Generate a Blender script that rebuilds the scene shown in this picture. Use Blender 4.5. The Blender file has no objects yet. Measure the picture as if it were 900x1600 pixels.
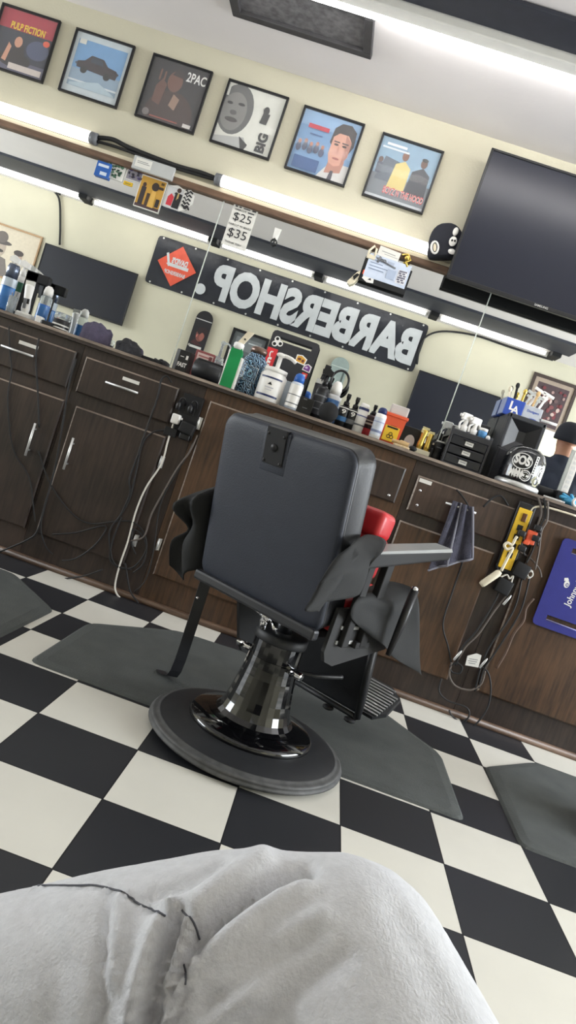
import bpy, bmesh, math, random
from mathutils import Matrix, Vector, noise as mnoise
random.seed(7)
SC = bpy.context.scene
COL = SC.collection
PI = math.pi
# ------------------------------------------------------------------ camera (solved from the floor tiles)
FPX = 1120.0
YAW, PITCH, ROLL = -0.0467615854, -0.0795620026, 0.334566674
CAM = Vector((-0.336043361, -1.95910355, 0.938992101))
cy_, sy_ = math.cos(YAW), math.sin(YAW)
FWD = Vector((sy_*math.cos(PITCH), cy_*math.cos(PITCH), math.sin(PITCH)))
RT0 = Vector((cy_, -sy_, 0)); UP0 = RT0.cross(FWD)
RT = math.cos(ROLL)*RT0 + math.sin(ROLL)*UP0
UP = -math.sin(ROLL)*RT0 + math.cos(ROLL)*UP0
cd = bpy.data.cameras.new('camera'); cam = bpy.data.objects.new('camera', cd); COL.objects.link(cam)
cam.matrix_world = Matrix(((RT.x, UP.x, -FWD.x, CAM.x), (RT.y, UP.y, -FWD.y, CAM.y), (RT.z, UP.z, -FWD.z, CAM.z), (0, 0, 0, 1)))
cd.sensor_width = 36; cd.lens = FPX/1600*36; cd.clip_start = 0.02
SC.camera = cam
SC.view_settings.view_transform = 'Standard'; SC.view_settings.look = 'None'; SC.view_settings.exposure = 0.56
E_TUBE, E_CTUBE, E_RTUBE, WIN_L, WIN_R = 1.3, 15.0, 5.5, 190.0, 220.0

def ray(u, v):
    return RT*((u-450)/FPX) + UP*((800-v)/FPX) + FWD
def atY(u, v, y):
    d = ray(u, v); return CAM + d*((y-CAM.y)/d.y)
def atZ(u, v, z):
    d = ray(u, v); return CAM + d*((z-CAM.z)/d.z)
YW = 1.93                    # mirror wall
YR = -2.5                    # wall behind the camera
def mir(u, v, y=YR):         # a point seen in the mirror, at its real place in the room
    q = atY(u, v, 2*YW-y); return Vector((q.x, y, q.z))
ZC = 1.132                   # counter top height
TILE = 0.3048

# ------------------------------------------------------------------ materials
MATS = {}
def lin(c):
    r = []
    for x in c:
        x = x/255.0
        r.append(x/12.92 if x <= .04045 else ((x+.055)/1.055)**2.4)
    return r
def mat(name, rgb, rough=.5, metal=0, var=.08, scale=18, bump=0, bscale=60, coat=0, emis=0, trans=0, alpha=1, stretch=None, ior=1.45):
    if name in MATS: return MATS[name]
    m = bpy.data.materials.new(name); m.use_nodes = True
    nt = m.node_tree; b = nt.nodes['Principled BSDF']
    c = lin(rgb)
    b.inputs['Roughness'].default_value = rough; b.inputs['Metallic'].default_value = metal
    b.inputs['Base Color'].default_value = (*c, 1)
    b.inputs['IOR'].default_value = ior
    if coat: b.inputs['Coat Weight'].default_value = coat
    if trans: b.inputs['Transmission Weight'].default_value = trans
    if alpha < 1: b.inputs['Alpha'].default_value = alpha
    if emis:
        b.inputs['Emission Color'].default_value = (*c, 1); b.inputs['Emission Strength'].default_value = emis
    if var or bump:
        tc = nt.nodes.new('ShaderNodeTexCoord'); mp = nt.nodes.new('ShaderNodeMapping')
        nt.links.new(tc.outputs['Object'], mp.inputs[0])
        if stretch: mp.inputs['Scale'].default_value = stretch
    if var:
        nz = nt.nodes.new('ShaderNodeTexNoise'); nz.inputs['Scale'].default_value = scale; nz.inputs['Detail'].default_value = 5
        nt.links.new(mp.outputs[0], nz.inputs['Vector'])
        rp = nt.nodes.new('ShaderNodeMapRange'); rp.inputs[1].default_value = .3; rp.inputs[2].default_value = .7
        rp.inputs[3].default_value = 1-var; rp.inputs[4].default_value = 1+var
        nt.links.new(nz.outputs['Fac'], rp.inputs[0])
        vm = nt.nodes.new('ShaderNodeVectorMath'); vm.operation = 'SCALE'; vm.inputs[0].default_value = c
        nt.links.new(rp.outputs[0], vm.inputs['Scale']); nt.links.new(vm.outputs[0], b.inputs['Base Color'])
    if bump:
        n2 = nt.nodes.new('ShaderNodeTexNoise'); n2.inputs['Scale'].default_value = bscale; n2.inputs['Detail'].default_value = 4
        nt.links.new(mp.outputs[0], n2.inputs['Vector'])
        bp = nt.nodes.new('ShaderNodeBump'); bp.inputs['Strength'].default_value = bump; bp.inputs['Distance'].default_value = .01
        nt.links.new(n2.outputs['Fac'], bp.inputs['Height']); nt.links.new(bp.outputs[0], b.inputs['Normal'])
    MATS[name] = m
    return m
def flat(r, g, b):           # printed ink of a given colour
    return mat('ink_%d_%d_%d' % (r, g, b), (r, g, b), .55, var=.05, scale=30)
def wood(name, dark, light, rough=.45, scale=5.0, horizontal=False):
    if name in MATS: return MATS[name]
    m = bpy.data.materials.new(name); m.use_nodes = True
    nt = m.node_tree; N = nt.nodes; L = nt.links; b = N['Principled BSDF']
    tc = N.new('ShaderNodeTexCoord'); mp = N.new('ShaderNodeMapping'); L.new(tc.outputs['Object'], mp.inputs[0])
    mp.inputs['Scale'].default_value = (1.2, 12, 12) if horizontal else (14, 14, 1.1)
    n1 = N.new('ShaderNodeTexNoise'); n1.inputs['Scale'].default_value = scale; n1.inputs['Detail'].default_value = 8; n1.inputs['Roughness'].default_value = .65
    L.new(mp.outputs[0], n1.inputs['Vector'])
    n2 = N.new('ShaderNodeTexNoise'); n2.inputs['Scale'].default_value = 3.2; n2.inputs['Detail'].default_value = 6
    L.new(tc.outputs['Object'], n2.inputs['Vector'])
    mx = N.new('ShaderNodeMath'); mx.operation = 'MULTIPLY_ADD'; mx.inputs[1].default_value = .6
    L.new(n1.outputs['Fac'], mx.inputs[0])
    m2 = N.new('ShaderNodeMath'); m2.operation = 'MULTIPLY'; m2.inputs[1].default_value = .5; L.new(n2.outputs['Fac'], m2.inputs[0])
    L.new(m2.outputs[0], mx.inputs[2])
    cr = N.new('ShaderNodeValToRGB'); cr.color_ramp.elements[0].position = .38; cr.color_ramp.elements[1].position = .72
    cr.color_ramp.elements[0].color = (*lin(dark), 1); cr.color_ramp.elements[1].color = (*lin(light), 1)
    L.new(mx.outputs[0], cr.inputs[0]); L.new(cr.outputs[0], b.inputs['Base Color'])
    b.inputs['Roughness'].default_value = rough
    bp = N.new('ShaderNodeBump'); bp.inputs['Strength'].default_value = .15; bp.inputs['Distance'].default_value = .004
    L.new(n1.outputs['Fac'], bp.inputs['Height']); L.new(bp.outputs[0], b.inputs['Normal'])
    MATS[name] = m; return m

M_WALL = mat('painted_wall', (200, 195, 175), .8, var=.03, scale=3, bump=.12, bscale=90)
M_CEIL = mat('ceiling_paint', (228, 223, 223), .9, var=.03, scale=2, bump=.05, bscale=40)
M_CAB = wood('dark_stained_wood', (25, 19, 17), (66, 52, 45))
M_CABB = wood('brown_stained_wood', (40, 27, 19), (96, 69, 47))
M_RAIL = wood('dark_rail_wood', (34, 27, 25), (66, 54, 48), horizontal=True)
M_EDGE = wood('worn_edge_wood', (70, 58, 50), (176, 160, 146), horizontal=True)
M_TRIM = wood('trim_wood', (60, 44, 34), (112, 88, 70), horizontal=True)
M_LEDGE = wood('ledge_wood', (74, 54, 42), (128, 100, 80), horizontal=True)
M_BLK = mat('black_plastic', (26, 26, 29), .42, var=.1)
M_BLKM = mat('matte_black', (22, 22, 24), .7, var=.1)
M_GLOSSB = mat('gloss_black_paint', (10, 10, 12), .1, var=0, coat=.6)
M_GREY = mat('grey_plastic', (110, 112, 116), .45)
M_WHITE = mat('white_plastic', (232, 230, 226), .4, var=.03)
M_CREAM = mat('cream_plastic', (222, 212, 188), .5, var=.04)
M_STEEL = mat('brushed_steel', (214, 214, 212), .42, .75, var=.05)
M_CHROME = mat('chrome', (225, 225, 228), .08, 1, var=0)
M_PAPER = mat('white_paper', (226, 224, 218), .8, var=.03)
M_INK = mat('black_ink', (24, 24, 26), .7, var=0)
M_GOLD = mat('gold_metal', (206, 178, 92), .28, .9, var=.08)
M_BLUE = mat('blue_plastic', (42, 96, 178), .35)
M_NAVY = mat('navy_plastic', (34, 46, 92), .4)
M_RED = mat('red_vinyl', (186, 40, 46), .38, var=.06, bump=.05)
M_GREEN = mat('green_plastic', (22, 142, 78), .35, var=.05)
M_ORANGE = mat('orange_plastic', (222, 92, 58), .4, var=.05)
M_YELLOW = mat('yellow_plastic', (226, 184, 46), .45, var=.05)
M_CLEAR = mat('clear_plastic', (225, 232, 235), .12, var=0, trans=.75, ior=1.2)
M_CLEARB = mat('blue_liquid', (62, 128, 205), .12, var=0, trans=.35, ior=1.3)
M_GLASS = mat('picture_glass', (255, 255, 255), .03, var=0, alpha=.05)
M_SCREEN = mat('tv_screen', (26, 29, 42), .3, var=0)
M_RUB = mat('rubber_mat', (74, 77, 76), .85, var=.12, scale=9, bump=.25, bscale=160)
M_VINYL = mat('charcoal_vinyl', (46, 50, 61), .48, var=.05, bump=.12, bscale=260)
M_VINYLB = mat('black_vinyl', (30, 31, 34), .42, var=.06, bump=.08, bscale=220)
M_CAPE = mat('black_cape_cloth', (27, 28, 29), .8, var=.1, bump=.1, bscale=300)
M_TUBE = mat('lit_tube', (255, 252, 246), .4, var=0, emis=E_TUBE)
M_CTUBE = mat('lit_ceiling_tube', (252, 252, 250), .4, var=0, emis=E_CTUBE)
M_RTUBE = mat('lit_rear_tube', (255, 253, 248), .4, var=0, emis=E_RTUBE)
M_CORD = mat('black_cord', (30, 30, 31), .6, var=.05)
M_CORDG = mat('grey_cord', (96, 88, 82), .6, var=.05)
M_CORDW = mat('white_cord', (216, 212, 202), .6, var=.03)
M_SKIN = mat('skin', (178, 128, 104), .55, var=.06)

# ------------------------------------------------------------------ mesh builder
def T(x=0, y=0, z=0): return Matrix.Translation((x, y, z))
def R(a, ax): return Matrix.Rotation(a, 4, ax)
FRONT = Matrix(((1, 0, 0, 0), (0, 0, -1, 0), (0, 1, 0, 0), (0, 0, 0, 1)))   # x right, y up, z towards -Y
BACKW = Matrix(((-1, 0, 0, 0), (0, 0, 1, 0), (0, 1, 0, 0), (0, 0, 0, 1)))   # x left, y up, z towards +Y
_TXT = {}
def text_mesh(s, bold):
    k = (s, bold)
    if k not in _TXT:
        cu = bpy.data.curves.new('t', 'FONT'); cu.body = s; cu.size = 1; cu.offset = bold; cu.resolution_u = 4
        o = bpy.data.objects.new('t', cu); COL.objects.link(o)
        dg = bpy.context.evaluated_depsgraph_get(); me = bpy.data.meshes.new_from_object(o.evaluated_get(dg))
        vs = [v.co.copy() for v in me.vertices]; fs = [tuple(p.vertices) for p in me.polygons]
        bpy.data.objects.remove(o); bpy.data.curves.remove(cu); bpy.data.meshes.remove(me)
        _TXT[k] = (vs, fs)
    return _TXT[k]
class MB:
    def __init__(s, m=None):
        s.v, s.f, s.mi, s.sm, s.mats = [], [], [], [], []
        s.M = Matrix(); s.cur = 0
        if m: s.mat(m)
    def mat(s, m):
        if m not in s.mats: s.mats.append(m)
        s.cur = s.mats.index(m); return s
    def at(s, M): s.M = M; return s
    def add(s, vs, fs, smooth=False):
        n = len(s.v); s.v += [s.M @ Vector(q) for q in vs]
        for f in fs:
            s.f.append([n+i for i in f]); s.mi.append(s.cur); s.sm.append(smooth)
        return s
    def box(s, x0, x1, y0, y1, z0, z1, bev=0, seg=2):
        if bev <= 0:
            return s.add([(x0, y0, z0), (x1, y0, z0), (x1, y1, z0), (x0, y1, z0), (x0, y0, z1), (x1, y0, z1), (x1, y1, z1), (x0, y1, z1)],
                         [(0, 3, 2, 1), (4, 5, 6, 7), (0, 1, 5, 4), (1, 2, 6, 5), (2, 3, 7, 6), (3, 0, 4, 7)])
        bm = bmesh.new(); bmesh.ops.create_cube(bm, size=1)
        for q in bm.verts: q.co = Vector(((x0+x1)/2+q.co.x*(x1-x0), (y0+y1)/2+q.co.y*(y1-y0), (z0+z1)/2+q.co.z*(z1-z0)))
        bmesh.ops.bevel(bm, geom=bm.edges[:], offset=min(bev, .49*min(x1-x0, y1-y0, z1-z0)), segments=seg, affect='EDGES', profile=.5)
        bm.verts.index_update()
        s.add([q.co[:] for q in bm.verts], [[q.index for q in f.verts] for f in bm.faces], seg > 2); bm.free(); return s
    def lathe(s, prof, n=24, smooth=True, sx=1, sy=1):
        vs, fs = [], []
        for r, z in prof:
            for k in range(n):
                a = 2*PI*k/n; vs.append((r*math.cos(a)*sx, r*math.sin(a)*sy, z))
        for i in range(len(prof)-1):
            for k in range(n):
                k2 = (k+1) % n; fs.append((i*n+k, i*n+k2, (i+1)*n+k2, (i+1)*n+k))
        if prof[0][0] > 1e-6: fs.append(tuple(reversed(range(n))))
        if prof[-1][0] > 1e-6: fs.append(tuple(range((len(prof)-1)*n, len(prof)*n)))
        return s.add(vs, fs, smooth)
    def tube(s, pts, r, n=8, cap=True, smooth=True, closed=False):
        pts = [Vector(q) for q in pts]; rs = r if isinstance(r, (list, tuple)) else [r]*len(pts)
        vs, fs = [], []; prev = None
        for i, q in enumerate(pts):
            if closed: t = pts[(i+1) % len(pts)]-pts[i-1]
            else: t = pts[min(i+1, len(pts)-1)]-pts[max(i-1, 0)]
            t.normalize()
            if prev is None:
                a = Vector((0, 0, 1)) if abs(t.z) < .9 else Vector((1, 0, 0)); prev = t.cross(a).normalized()
            prev = (prev-t*prev.dot(t)).normalized(); b = t.cross(prev)
            for k in range(n):
                a = 2*PI*k/n; vs.append(q+(prev*math.cos(a)+b*math.sin(a))*rs[i])
        m = len(pts)
        for i in range(m if closed else m-1):
            j = (i+1) % m
            for k in range(n):
                k2 = (k+1) % n; fs.append((i*n+k, i*n+k2, j*n+k2, j*n+k))
        if cap and not closed:
            fs.append(tuple(reversed(range(n)))); fs.append(tuple(range((m-1)*n, m*n)))
        return s.add(vs, fs, smooth)
    def capsule(s, p0, r0, p1, r1, n=14):
        p0, p1 = Vector(p0), Vector(p1); d = (p1-p0).normalized(); pts, rs = [], []
        for k in range(5): a = PI/2*k/5; pts.append(p0-d*r0*math.cos(a)); rs.append(max(r0*math.sin(a), .001))
        for k in range(5): pts.append(p0.lerp(p1, k/4)); rs.append(r0+(r1-r0)*k/4)
        for k in range(1, 6): a = PI/2*k/5; pts.append(p1+d*r1*math.sin(a)); rs.append(max(r1*math.cos(a), .001))
        return s.tube(pts, rs, n)
    def ball(s, c, rx, ry=None, rz=None, n=16, m=10):
        ry = rx if ry is None else ry; rz = rx if rz is None else rz
        vs, fs = [], []
        for i in range(m+1):
            t = PI*i/m
            for k in range(n):
                a = 2*PI*k/n; vs.append((c[0]+rx*math.sin(t)*math.cos(a), c[1]+ry*math.sin(t)*math.sin(a), c[2]-rz*math.cos(t)))
        for i in range(m):
            for k in range(n):
                k2 = (k+1) % n; fs.append((i*n+k, i*n+k2, (i+1)*n+k2, (i+1)*n+k))
        return s.add(vs, fs, True)
    def prism(s, poly, z0, z1, smooth=False):
        n = len(poly)
        return s.add([(x, y, z0) for x, y in poly]+[(x, y, z1) for x, y in poly],
                     [tuple(reversed(range(n))), tuple(range(n, 2*n))]+[(i, (i+1) % n, n+(i+1) % n, n+i) for i in range(n)], smooth)
    def poly(s, pts, z=0):
        return s.add([(x, y, z) for x, y in pts], [tuple(range(len(pts)))])
    def rect(s, x0, y0, x1, y1, z=0): return s.poly([(x0, y0), (x1, y0), (x1, y1), (x0, y1)], z)
    def ell(s, cx, cy, rx, ry, z=0, n=20, a0=0, a1=2*PI):
        return s.poly([(cx+rx*math.cos(a0+(a1-a0)*k/n), cy+ry*math.sin(a0+(a1-a0)*k/n)) for k in range(n if a1-a0 > 6.2 else n+1)], z)
    def grid(s, rows, smooth=True):
        n = len(rows[0]); vs = [q for r in rows for q in r]
        return s.add(vs, [(i*n+j, i*n+j+1, (i+1)*n+j+1, (i+1)*n+j) for i in range(len(rows)-1) for j in range(n-1)], smooth)
    def text(s, t, cx, cy, w, h, z=0, bold=0.0, rot=0):
        vs, fs = text_mesh(t, bold)
        if not vs: return s
        x0 = min(q.x for q in vs); x1 = max(q.x for q in vs); y0 = min(q.y for q in vs); y1 = max(q.y for q in vs)
        k = None
        if w and h: kx, ky = w/(x1-x0), h/(y1-y0)
        elif h: kx = ky = h/(y1-y0)
        else: kx = ky = w/(x1-x0)
        c, d = math.cos(rot), math.sin(rot); o = []
        for q in vs:
            x = (q.x-(x0+x1)/2)*kx; y = (q.y-(y0+y1)/2)*ky
            o.append((cx+x*c-y*d, cy+x*d+y*c, z))
        return s.add(o, fs)

def mk(name, mb, parent=None, world=False, mods=()):
    me = bpy.data.meshes.new(name)
    vs = mb.v
    if parent is not None and world:
        inv = pm(parent).inverted(); vs = [inv @ q for q in vs]
    me.from_pydata([tuple(q) for q in vs], [], mb.f)
    for m in mb.mats: me.materials.append(m)
    me.polygons.foreach_set('material_index', mb.mi); me.polygons.foreach_set('use_smooth', mb.sm)
    me.update()
    bm = bmesh.new(); bm.from_mesh(me); bmesh.ops.recalc_face_normals(bm, faces=bm.faces); bm.to_mesh(me); bm.free()
    o = bpy.data.objects.new(name, me); COL.objects.link(o)
    if parent is not None: o.parent = parent
    for md in mods:
        a = o.modifiers.new(md[0].lower(), md[0])
        for k, val in md[1].items(): setattr(a, k, val)
    return o
def pm(o):
    M = Matrix.Translation(o.location) @ o.rotation_euler.to_matrix().to_4x4()
    return (pm(o.parent) @ M) if o.parent else M
def tag(o, label, cat, group=None, kind=None):
    if label: o['label'] = label
    if cat: o['category'] = cat
    if group: o['group'] = group
    if kind: o['kind'] = kind
    return o
def thing(name, label, cat, loc=(0, 0, 0), rz=0, group=None, rx=0):
    o = bpy.data.objects.new(name, None); o.empty_display_size = .05; COL.objects.link(o)
    o.location = loc; o.rotation_euler = (rx, 0, rz)
    return tag(o, label, cat, group)
def solo(name, mb, label, cat, group=None, mods=(), kind=None):
    n = len(mb.v); xs = [q.x for q in mb.v]; ys = [q.y for q in mb.v]; zs = [q.z for q in mb.v]
    c = Vector(((min(xs)+max(xs))/2, (min(ys)+max(ys))/2, min(zs)))
    mb.v = [q-c for q in mb.v]
    o = mk(name, mb, mods=mods); o.location = c
    return tag(o, label, cat, group, kind)
def struct(name, mb):
    o = mk(name, mb); o['kind'] = 'structure'; o['label'] = name.replace('_', ' ')
    return o
SUB1 = ('SUBSURF', dict(levels=1, render_levels=1)); SUB2 = ('SUBSURF', dict(levels=2, render_levels=2))
def SOLID(t): return ('SOLIDIFY', dict(thickness=t, offset=0))
def spline(pts, k=6):
    pts = [Vector(q) for q in pts]
    if len(pts) < 3: return pts
    o = []
    for i in range(len(pts)-1):
        p0 = pts[max(i-1, 0)]; p1 = pts[i]; p2 = pts[i+1]; p3 = pts[min(i+2, len(pts)-1)]
        for j in range(k):
            t = j/k
            o.append(.5*((2*p1)+(p2-p0)*t+(2*p0-5*p1+4*p2-p3)*t*t+(3*p1-p0-3*p2+p3)*t**3))
    return o+[pts[-1]]
def rrect(w, h, r, n=5, cx=0, cy=0):
    o = []
    for sx, sy, a in ((1, 1, 0), (-1, 1, PI/2), (-1, -1, PI), (1, -1, 1.5*PI)):
        for k in range(n+1):
            b = a+PI/2*k/n; o.append((cx+sx*(w/2-r)+r*math.cos(b), cy+sy*(h/2-r)+r*math.sin(b)))
    return o

# ================================================================== THE ROOM
XL, XR = -8.0, 4.6
ZF, ZB = 2.815, 2.875       # ceiling height at the mirror wall and at the wall behind the camera
def zceil(y): return ZF+(ZB-ZF)*(YW-y)/(YW-YR)
def checker():
    m = bpy.data.materials.new('checkered_tile'); m.use_nodes = True
    nt = m.node_tree; N = nt.nodes; L = nt.links; b = N['Principled BSDF']
    tc = N.new('ShaderNodeTexCoord'); mp = N.new('ShaderNodeMapping'); mp.inputs['Location'].default_value = (0, 0, .5)
    mp.inputs['Scale'].default_value = (1/TILE, 1/TILE, 0)
    L.new(tc.outputs['Object'], mp.inputs[0])
    ck = N.new('ShaderNodeTexChecker'); ck.inputs['Scale'].default_value = 1
    ck.inputs['Color1'].default_value = (*lin((212, 209, 199)), 1); ck.inputs['Color2'].default_value = (*lin((41, 42, 46)), 1)
    L.new(mp.outputs[0], ck.inputs['Vector'])
    nz = N.new('ShaderNodeTexNoise'); nz.inputs['Scale'].default_value = 5; nz.inputs['Detail'].default_value = 6; L.new(tc.outputs['Object'], nz.inputs['Vector'])
    rp = N.new('ShaderNodeMapRange'); rp.inputs[3].default_value = .92; rp.inputs[4].default_value = 1.06; L.new(nz.outputs['Fac'], rp.inputs[0])
    vm = N.new('ShaderNodeVectorMath'); vm.operation = 'SCALE'; L.new(ck.outputs['Color'], vm.inputs[0]); L.new(rp.outputs[0], vm.inputs['Scale'])
    sx = N.new('ShaderNodeSeparateXYZ'); L.new(mp.outputs[0], sx.inputs[0])
    mins = []
    for ax in (0, 1):
        pp = N.new('ShaderNodeMath'); pp.operation = 'PINGPONG'; pp.inputs[1].default_value = .5; L.new(sx.outputs[ax], pp.inputs[0]); mins.append(pp)
    mn = N.new('ShaderNodeMath'); mn.operation = 'MINIMUM'; L.new(mins[0].outputs[0], mn.inputs[0]); L.new(mins[1].outputs[0], mn.inputs[1])
    lt = N.new('ShaderNodeMath'); lt.operation = 'LESS_THAN'; lt.inputs[1].default_value = .006; L.new(mn.outputs[0], lt.inputs[0])
    mx = N.new('ShaderNodeMix'); mx.data_type = 'RGBA'; L.new(lt.outputs[0], mx.inputs[0]); L.new(vm.outputs[0], mx.inputs[6])
    mx.inputs[7].default_value = (*lin((22, 22, 24)), 1); L.new(mx.outputs[2], b.inputs['Base Color'])
    b.inputs['Roughness'].default_value = .42; b.inputs['Specular IOR Level'].default_value = .4
    return m
struct('floor', MB(checker()).box(XL, XR, YR, YW, -.05, 0))
mb = MB(M_CEIL)
mb.add([(XL, YW+.1, ZF), (XR, YW+.1, ZF), (XR, YR-.1, ZB), (XL, YR-.1, ZB), (XL, YW+.1, ZF+.1), (XR, YW+.1, ZF+.1), (XR, YR-.1, ZB+.1), (XL, YR-.1, ZB+.1)],
       [(0, 1, 2, 3), (7, 6, 5, 4), (0, 4, 5, 1), (1, 5, 6, 2), (2, 6, 7, 3), (3, 7, 4, 0)])
struct('ceiling', mb)
struct('wall_front', MB(M_WALL).box(XL, XR, YW, YW+.1, 0, ZF+.02))
struct('wall_rear', MB(M_WALL).box(XL, XR, YR-.1, YR, 0, ZB+.02))
struct('wall_left', MB(M_WALL).box(XL-.1, XL, YR-.1, YW+.1, 0, ZB+.02))
struct('wall_right', MB(M_WALL).box(XR, XR+.1, YR-.1, YW+.1, 0, ZB+.02))
mb = MB(M_TRIM)
mb.tube([(-2.8, 1.474, .014), (1.9, 1.474, .014)], .018, 8); struct('baseboard_front', mb)
# ---- glazed door and blind in the wall behind the camera (seen in the mirror beside the barber)
mb = MB(M_WHITE)
mb.box(1.36, 1.42, YR, YR+.05, 0, 2.12).box(2.22, 2.28, YR, YR+.05, 0, 2.12).box(1.42, 2.22, YR, YR+.05, 2.06, 2.12).box(1.42, 2.22, YR, YR+.03, 0, .3)
d = struct('door_1', mb)
mb = MB(mat('daylit_blind', (246, 238, 200), .8, var=.04, emis=.15)); mb.box(1.42, 2.22, YR+.004, YR+.016, .3, 2.06)
mk('door_blind', mb, d)

# ------------------------------------------------------------------ ceiling fixtures
def light_row(name, label, xs, y, side, dark, tubes, z_off=0.0, group=None, housing=None):
    pass
zb = zceil(1.0)
t = solo('ceiling_track', MB(M_NAVY if False else mat('dark_ceiling_track', (52, 54, 64), .6)).box(-2.6, 3.3, .90, 1.085, zb-.02, zb-.001, .004),
         'dark grey flat ceiling track above the ceiling lamp nearest the mirror wall', 'ceiling track')
lamp = thing('ceiling_lamp', 'long lit fluorescent lamp with white housing on ceiling beside square vent', 'ceiling light', (0, 1.17, zceil(1.17)))
mk('lamp_housing', MB(M_WHITE).box(-1.5, 1.3, 1.095, 1.165, zceil(1.1)-.05, zceil(1.1)-.002, .006), lamp, True)
mk('lamp_tube', MB(M_CTUBE).tube([(-1.48, 1.19, zceil(1.19)-.035), (1.28, 1.19, zceil(1.19)-.035)], .02, 12), lamp, True)
for x in (-1.485, 1.285): mk('end_cap', MB(M_WHITE).box(x-.015, x+.015, 1.16, 1.215, zceil(1.2)-.06, zceil(1.2)-.002, .004), lamp, True)
# return air vent
vt = thing('ceiling_vent', 'dark square return air vent with grey filter in the ceiling', 'vent', (-1.175, 1.37, zceil(1.37)))
zv = zceil(1.37)
M_VENT = mat('dusty_vent_frame', (64, 62, 64), .7, var=.15)
mb = MB(M_VENT)
for a in ((-1.52, -.83, 1.5, 1.545), (-1.52, -.83, 1.225, 1.25), (-1.52, -1.475, 1.25, 1.5), (-.872, -.83, 1.25, 1.5)):
    mb.box(a[0], a[1], a[2], a[3], zv-.028, zv-.001, .004)
mk('vent_frame', mb, vt, True)
mb = MB(mat('dusty_filter', (104, 102, 104), .95, var=.35, scale=30)); mb.box(-1.475, -.872, 1.25, 1.5, zv-.012, zv-.002)
mk('vent_filter', mb, vt, True)

# rear ceiling track and its lamps (seen in the mirror)
zr = zceil(-1.75)
tr = thing('ceiling_track', 'long dark ceiling track with lamp brackets, over the seats, reflected in the mirror', 'ceiling track', (-2, -1.75, zr))
mk('track_strip', MB(mat('dark_ceiling_track', (52, 54, 64), .6)).box(-5.4, 1.55, -1.98, -1.5, zr-.03, zr-.001, .004), tr, True)
xs = [-5.38, -3.92, -2.42, -1.22, .08, 1.42]
for i, x in enumerate(xs[1:]):
    mk('lamp_bracket', MB(M_BLKM).box(x-.05, x+.05, -2.16, -1.95, zr-.075, zr-.005, .008), tr, True)
pos = ['farthest left', 'second from left', 'above banner left part', 'above banner right part', 'rightmost']
for i in range(5):
    lp = thing('ceiling_lamp', 'lit fluorescent tube lamp on the rear ceiling track, ' + pos[i] + ' in the mirror', 'ceiling light', ((xs[i]+xs[i+1])/2, -2.1, zr), 0, 'tube lamps on the rear ceiling track')
    mk('lamp_tube', MB(M_RTUBE).tube([(xs[i]+.09, -2.1, zr-.04), (xs[i+1]-.09, -2.1, zr-.04)], .021, 10), lp, True)
    for x in (xs[i]+.075, xs[i+1]-.075): mk('lamp_socket', MB(M_WHITE).tube([(x-.015, -2.1, zr-.04), (x+.015, -2.1, zr-.04)], .022, 10), lp, True)

# ------------------------------------------------------------------ wall lamps and ledge over the mirror
solo('mirror_ledge', MB(M_LEDGE).box(-3.6, -.14, 1.895, YW, 2.085, 2.118, .004).mat(M_CREAM).box(-3.6, -.14, 1.91, YW, 2.118, 2.142, .003),
     'narrow brown wooden ledge running along the top of the mirrors', 'ledge')
for i, (x0, x1, lb) in enumerate(((-3.55, -2.15, 'lit white tube lamp on the wall at left, above the mirror ledge'), (-1.44, -.25, 'lit white tube lamp on the wall at right, below the last two album frames'))):
    lp = thing('wall_lamp', lb, 'wall light', ((x0+x1)/2, 1.9, 2.16), 0, 'tube lamps above the mirror')
    mk('lamp_tube', MB(M_TUBE).tube([(x0, 1.895, 2.172), (x1, 1.895, 2.172)], .03, 14), lp, True)
    for x in (x0, x1): mk('end_cap', MB(M_GREY).tube([(x-.018, 1.895, 2.172), (x+.018, 1.895, 2.172)], .031, 14), lp, True)
    mk('lamp_base', MB(M_WHITE).box(x0, x1, 1.91, YW, 2.15, 2.195, .003), lp, True)
solo('lamp_cable', MB(M_CORD).tube(spline([(-2.13, 1.9, 2.185), (-2.05, 1.9, 2.2), (-1.95, 1.905, 2.188), (-1.7, 1.905, 2.176), (-1.55, 1.9, 2.18), (-1.46, 1.9, 2.176)]), .012, 8)
     .tube(spline([(-2.13, 1.9, 2.165), (-2.0, 1.905, 2.17), (-1.75, 1.905, 2.162), (-1.55, 1.9, 2.164), (-1.46, 1.9, 2.168)]), .008, 8),
     'thick black cable joining the two wall tube lamps', 'cable')

# ------------------------------------------------------------------ mirrors
mm = bpy.data.materials.new('mirror_glass'); mm.use_nodes = True
bb = mm.node_tree.nodes['Principled BSDF']; bb.inputs['Metallic'].default_value = 1; bb.inputs['Roughness'].default_value = 0.0
bb.inputs['Base Color'].default_value = (.86, .88, .87, 1)
M_SEAM = mat('mirror_bevel', (214, 220, 214), .25, .2, var=0)
for x0, x1, lb in ((-3.6, -1.385, 'left wall mirror panel above the counter reflecting a television'), (-1.385, .112, 'middle wall mirror panel above the counter reflecting the lettered banner'), (.112, 1.9, 'right wall mirror panel behind the speaker, reflecting a framed picture and a person')):
    t = thing('wall_mirror', lb, 'mirror', ((x0+x1)/2, 1.925, ZC), 0, 'wall mirrors over the counter')
    mk('mirror_glass', MB(mm).box(x0+.003, x1-.003, 1.922, 1.928, ZC, 2.084), t, True)
    for xa in (x0, x1-.003): mk('polished_edge', MB(M_SEAM).box(xa, xa+.003, 1.921, 1.929, ZC, 2.084), t, True)

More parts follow.
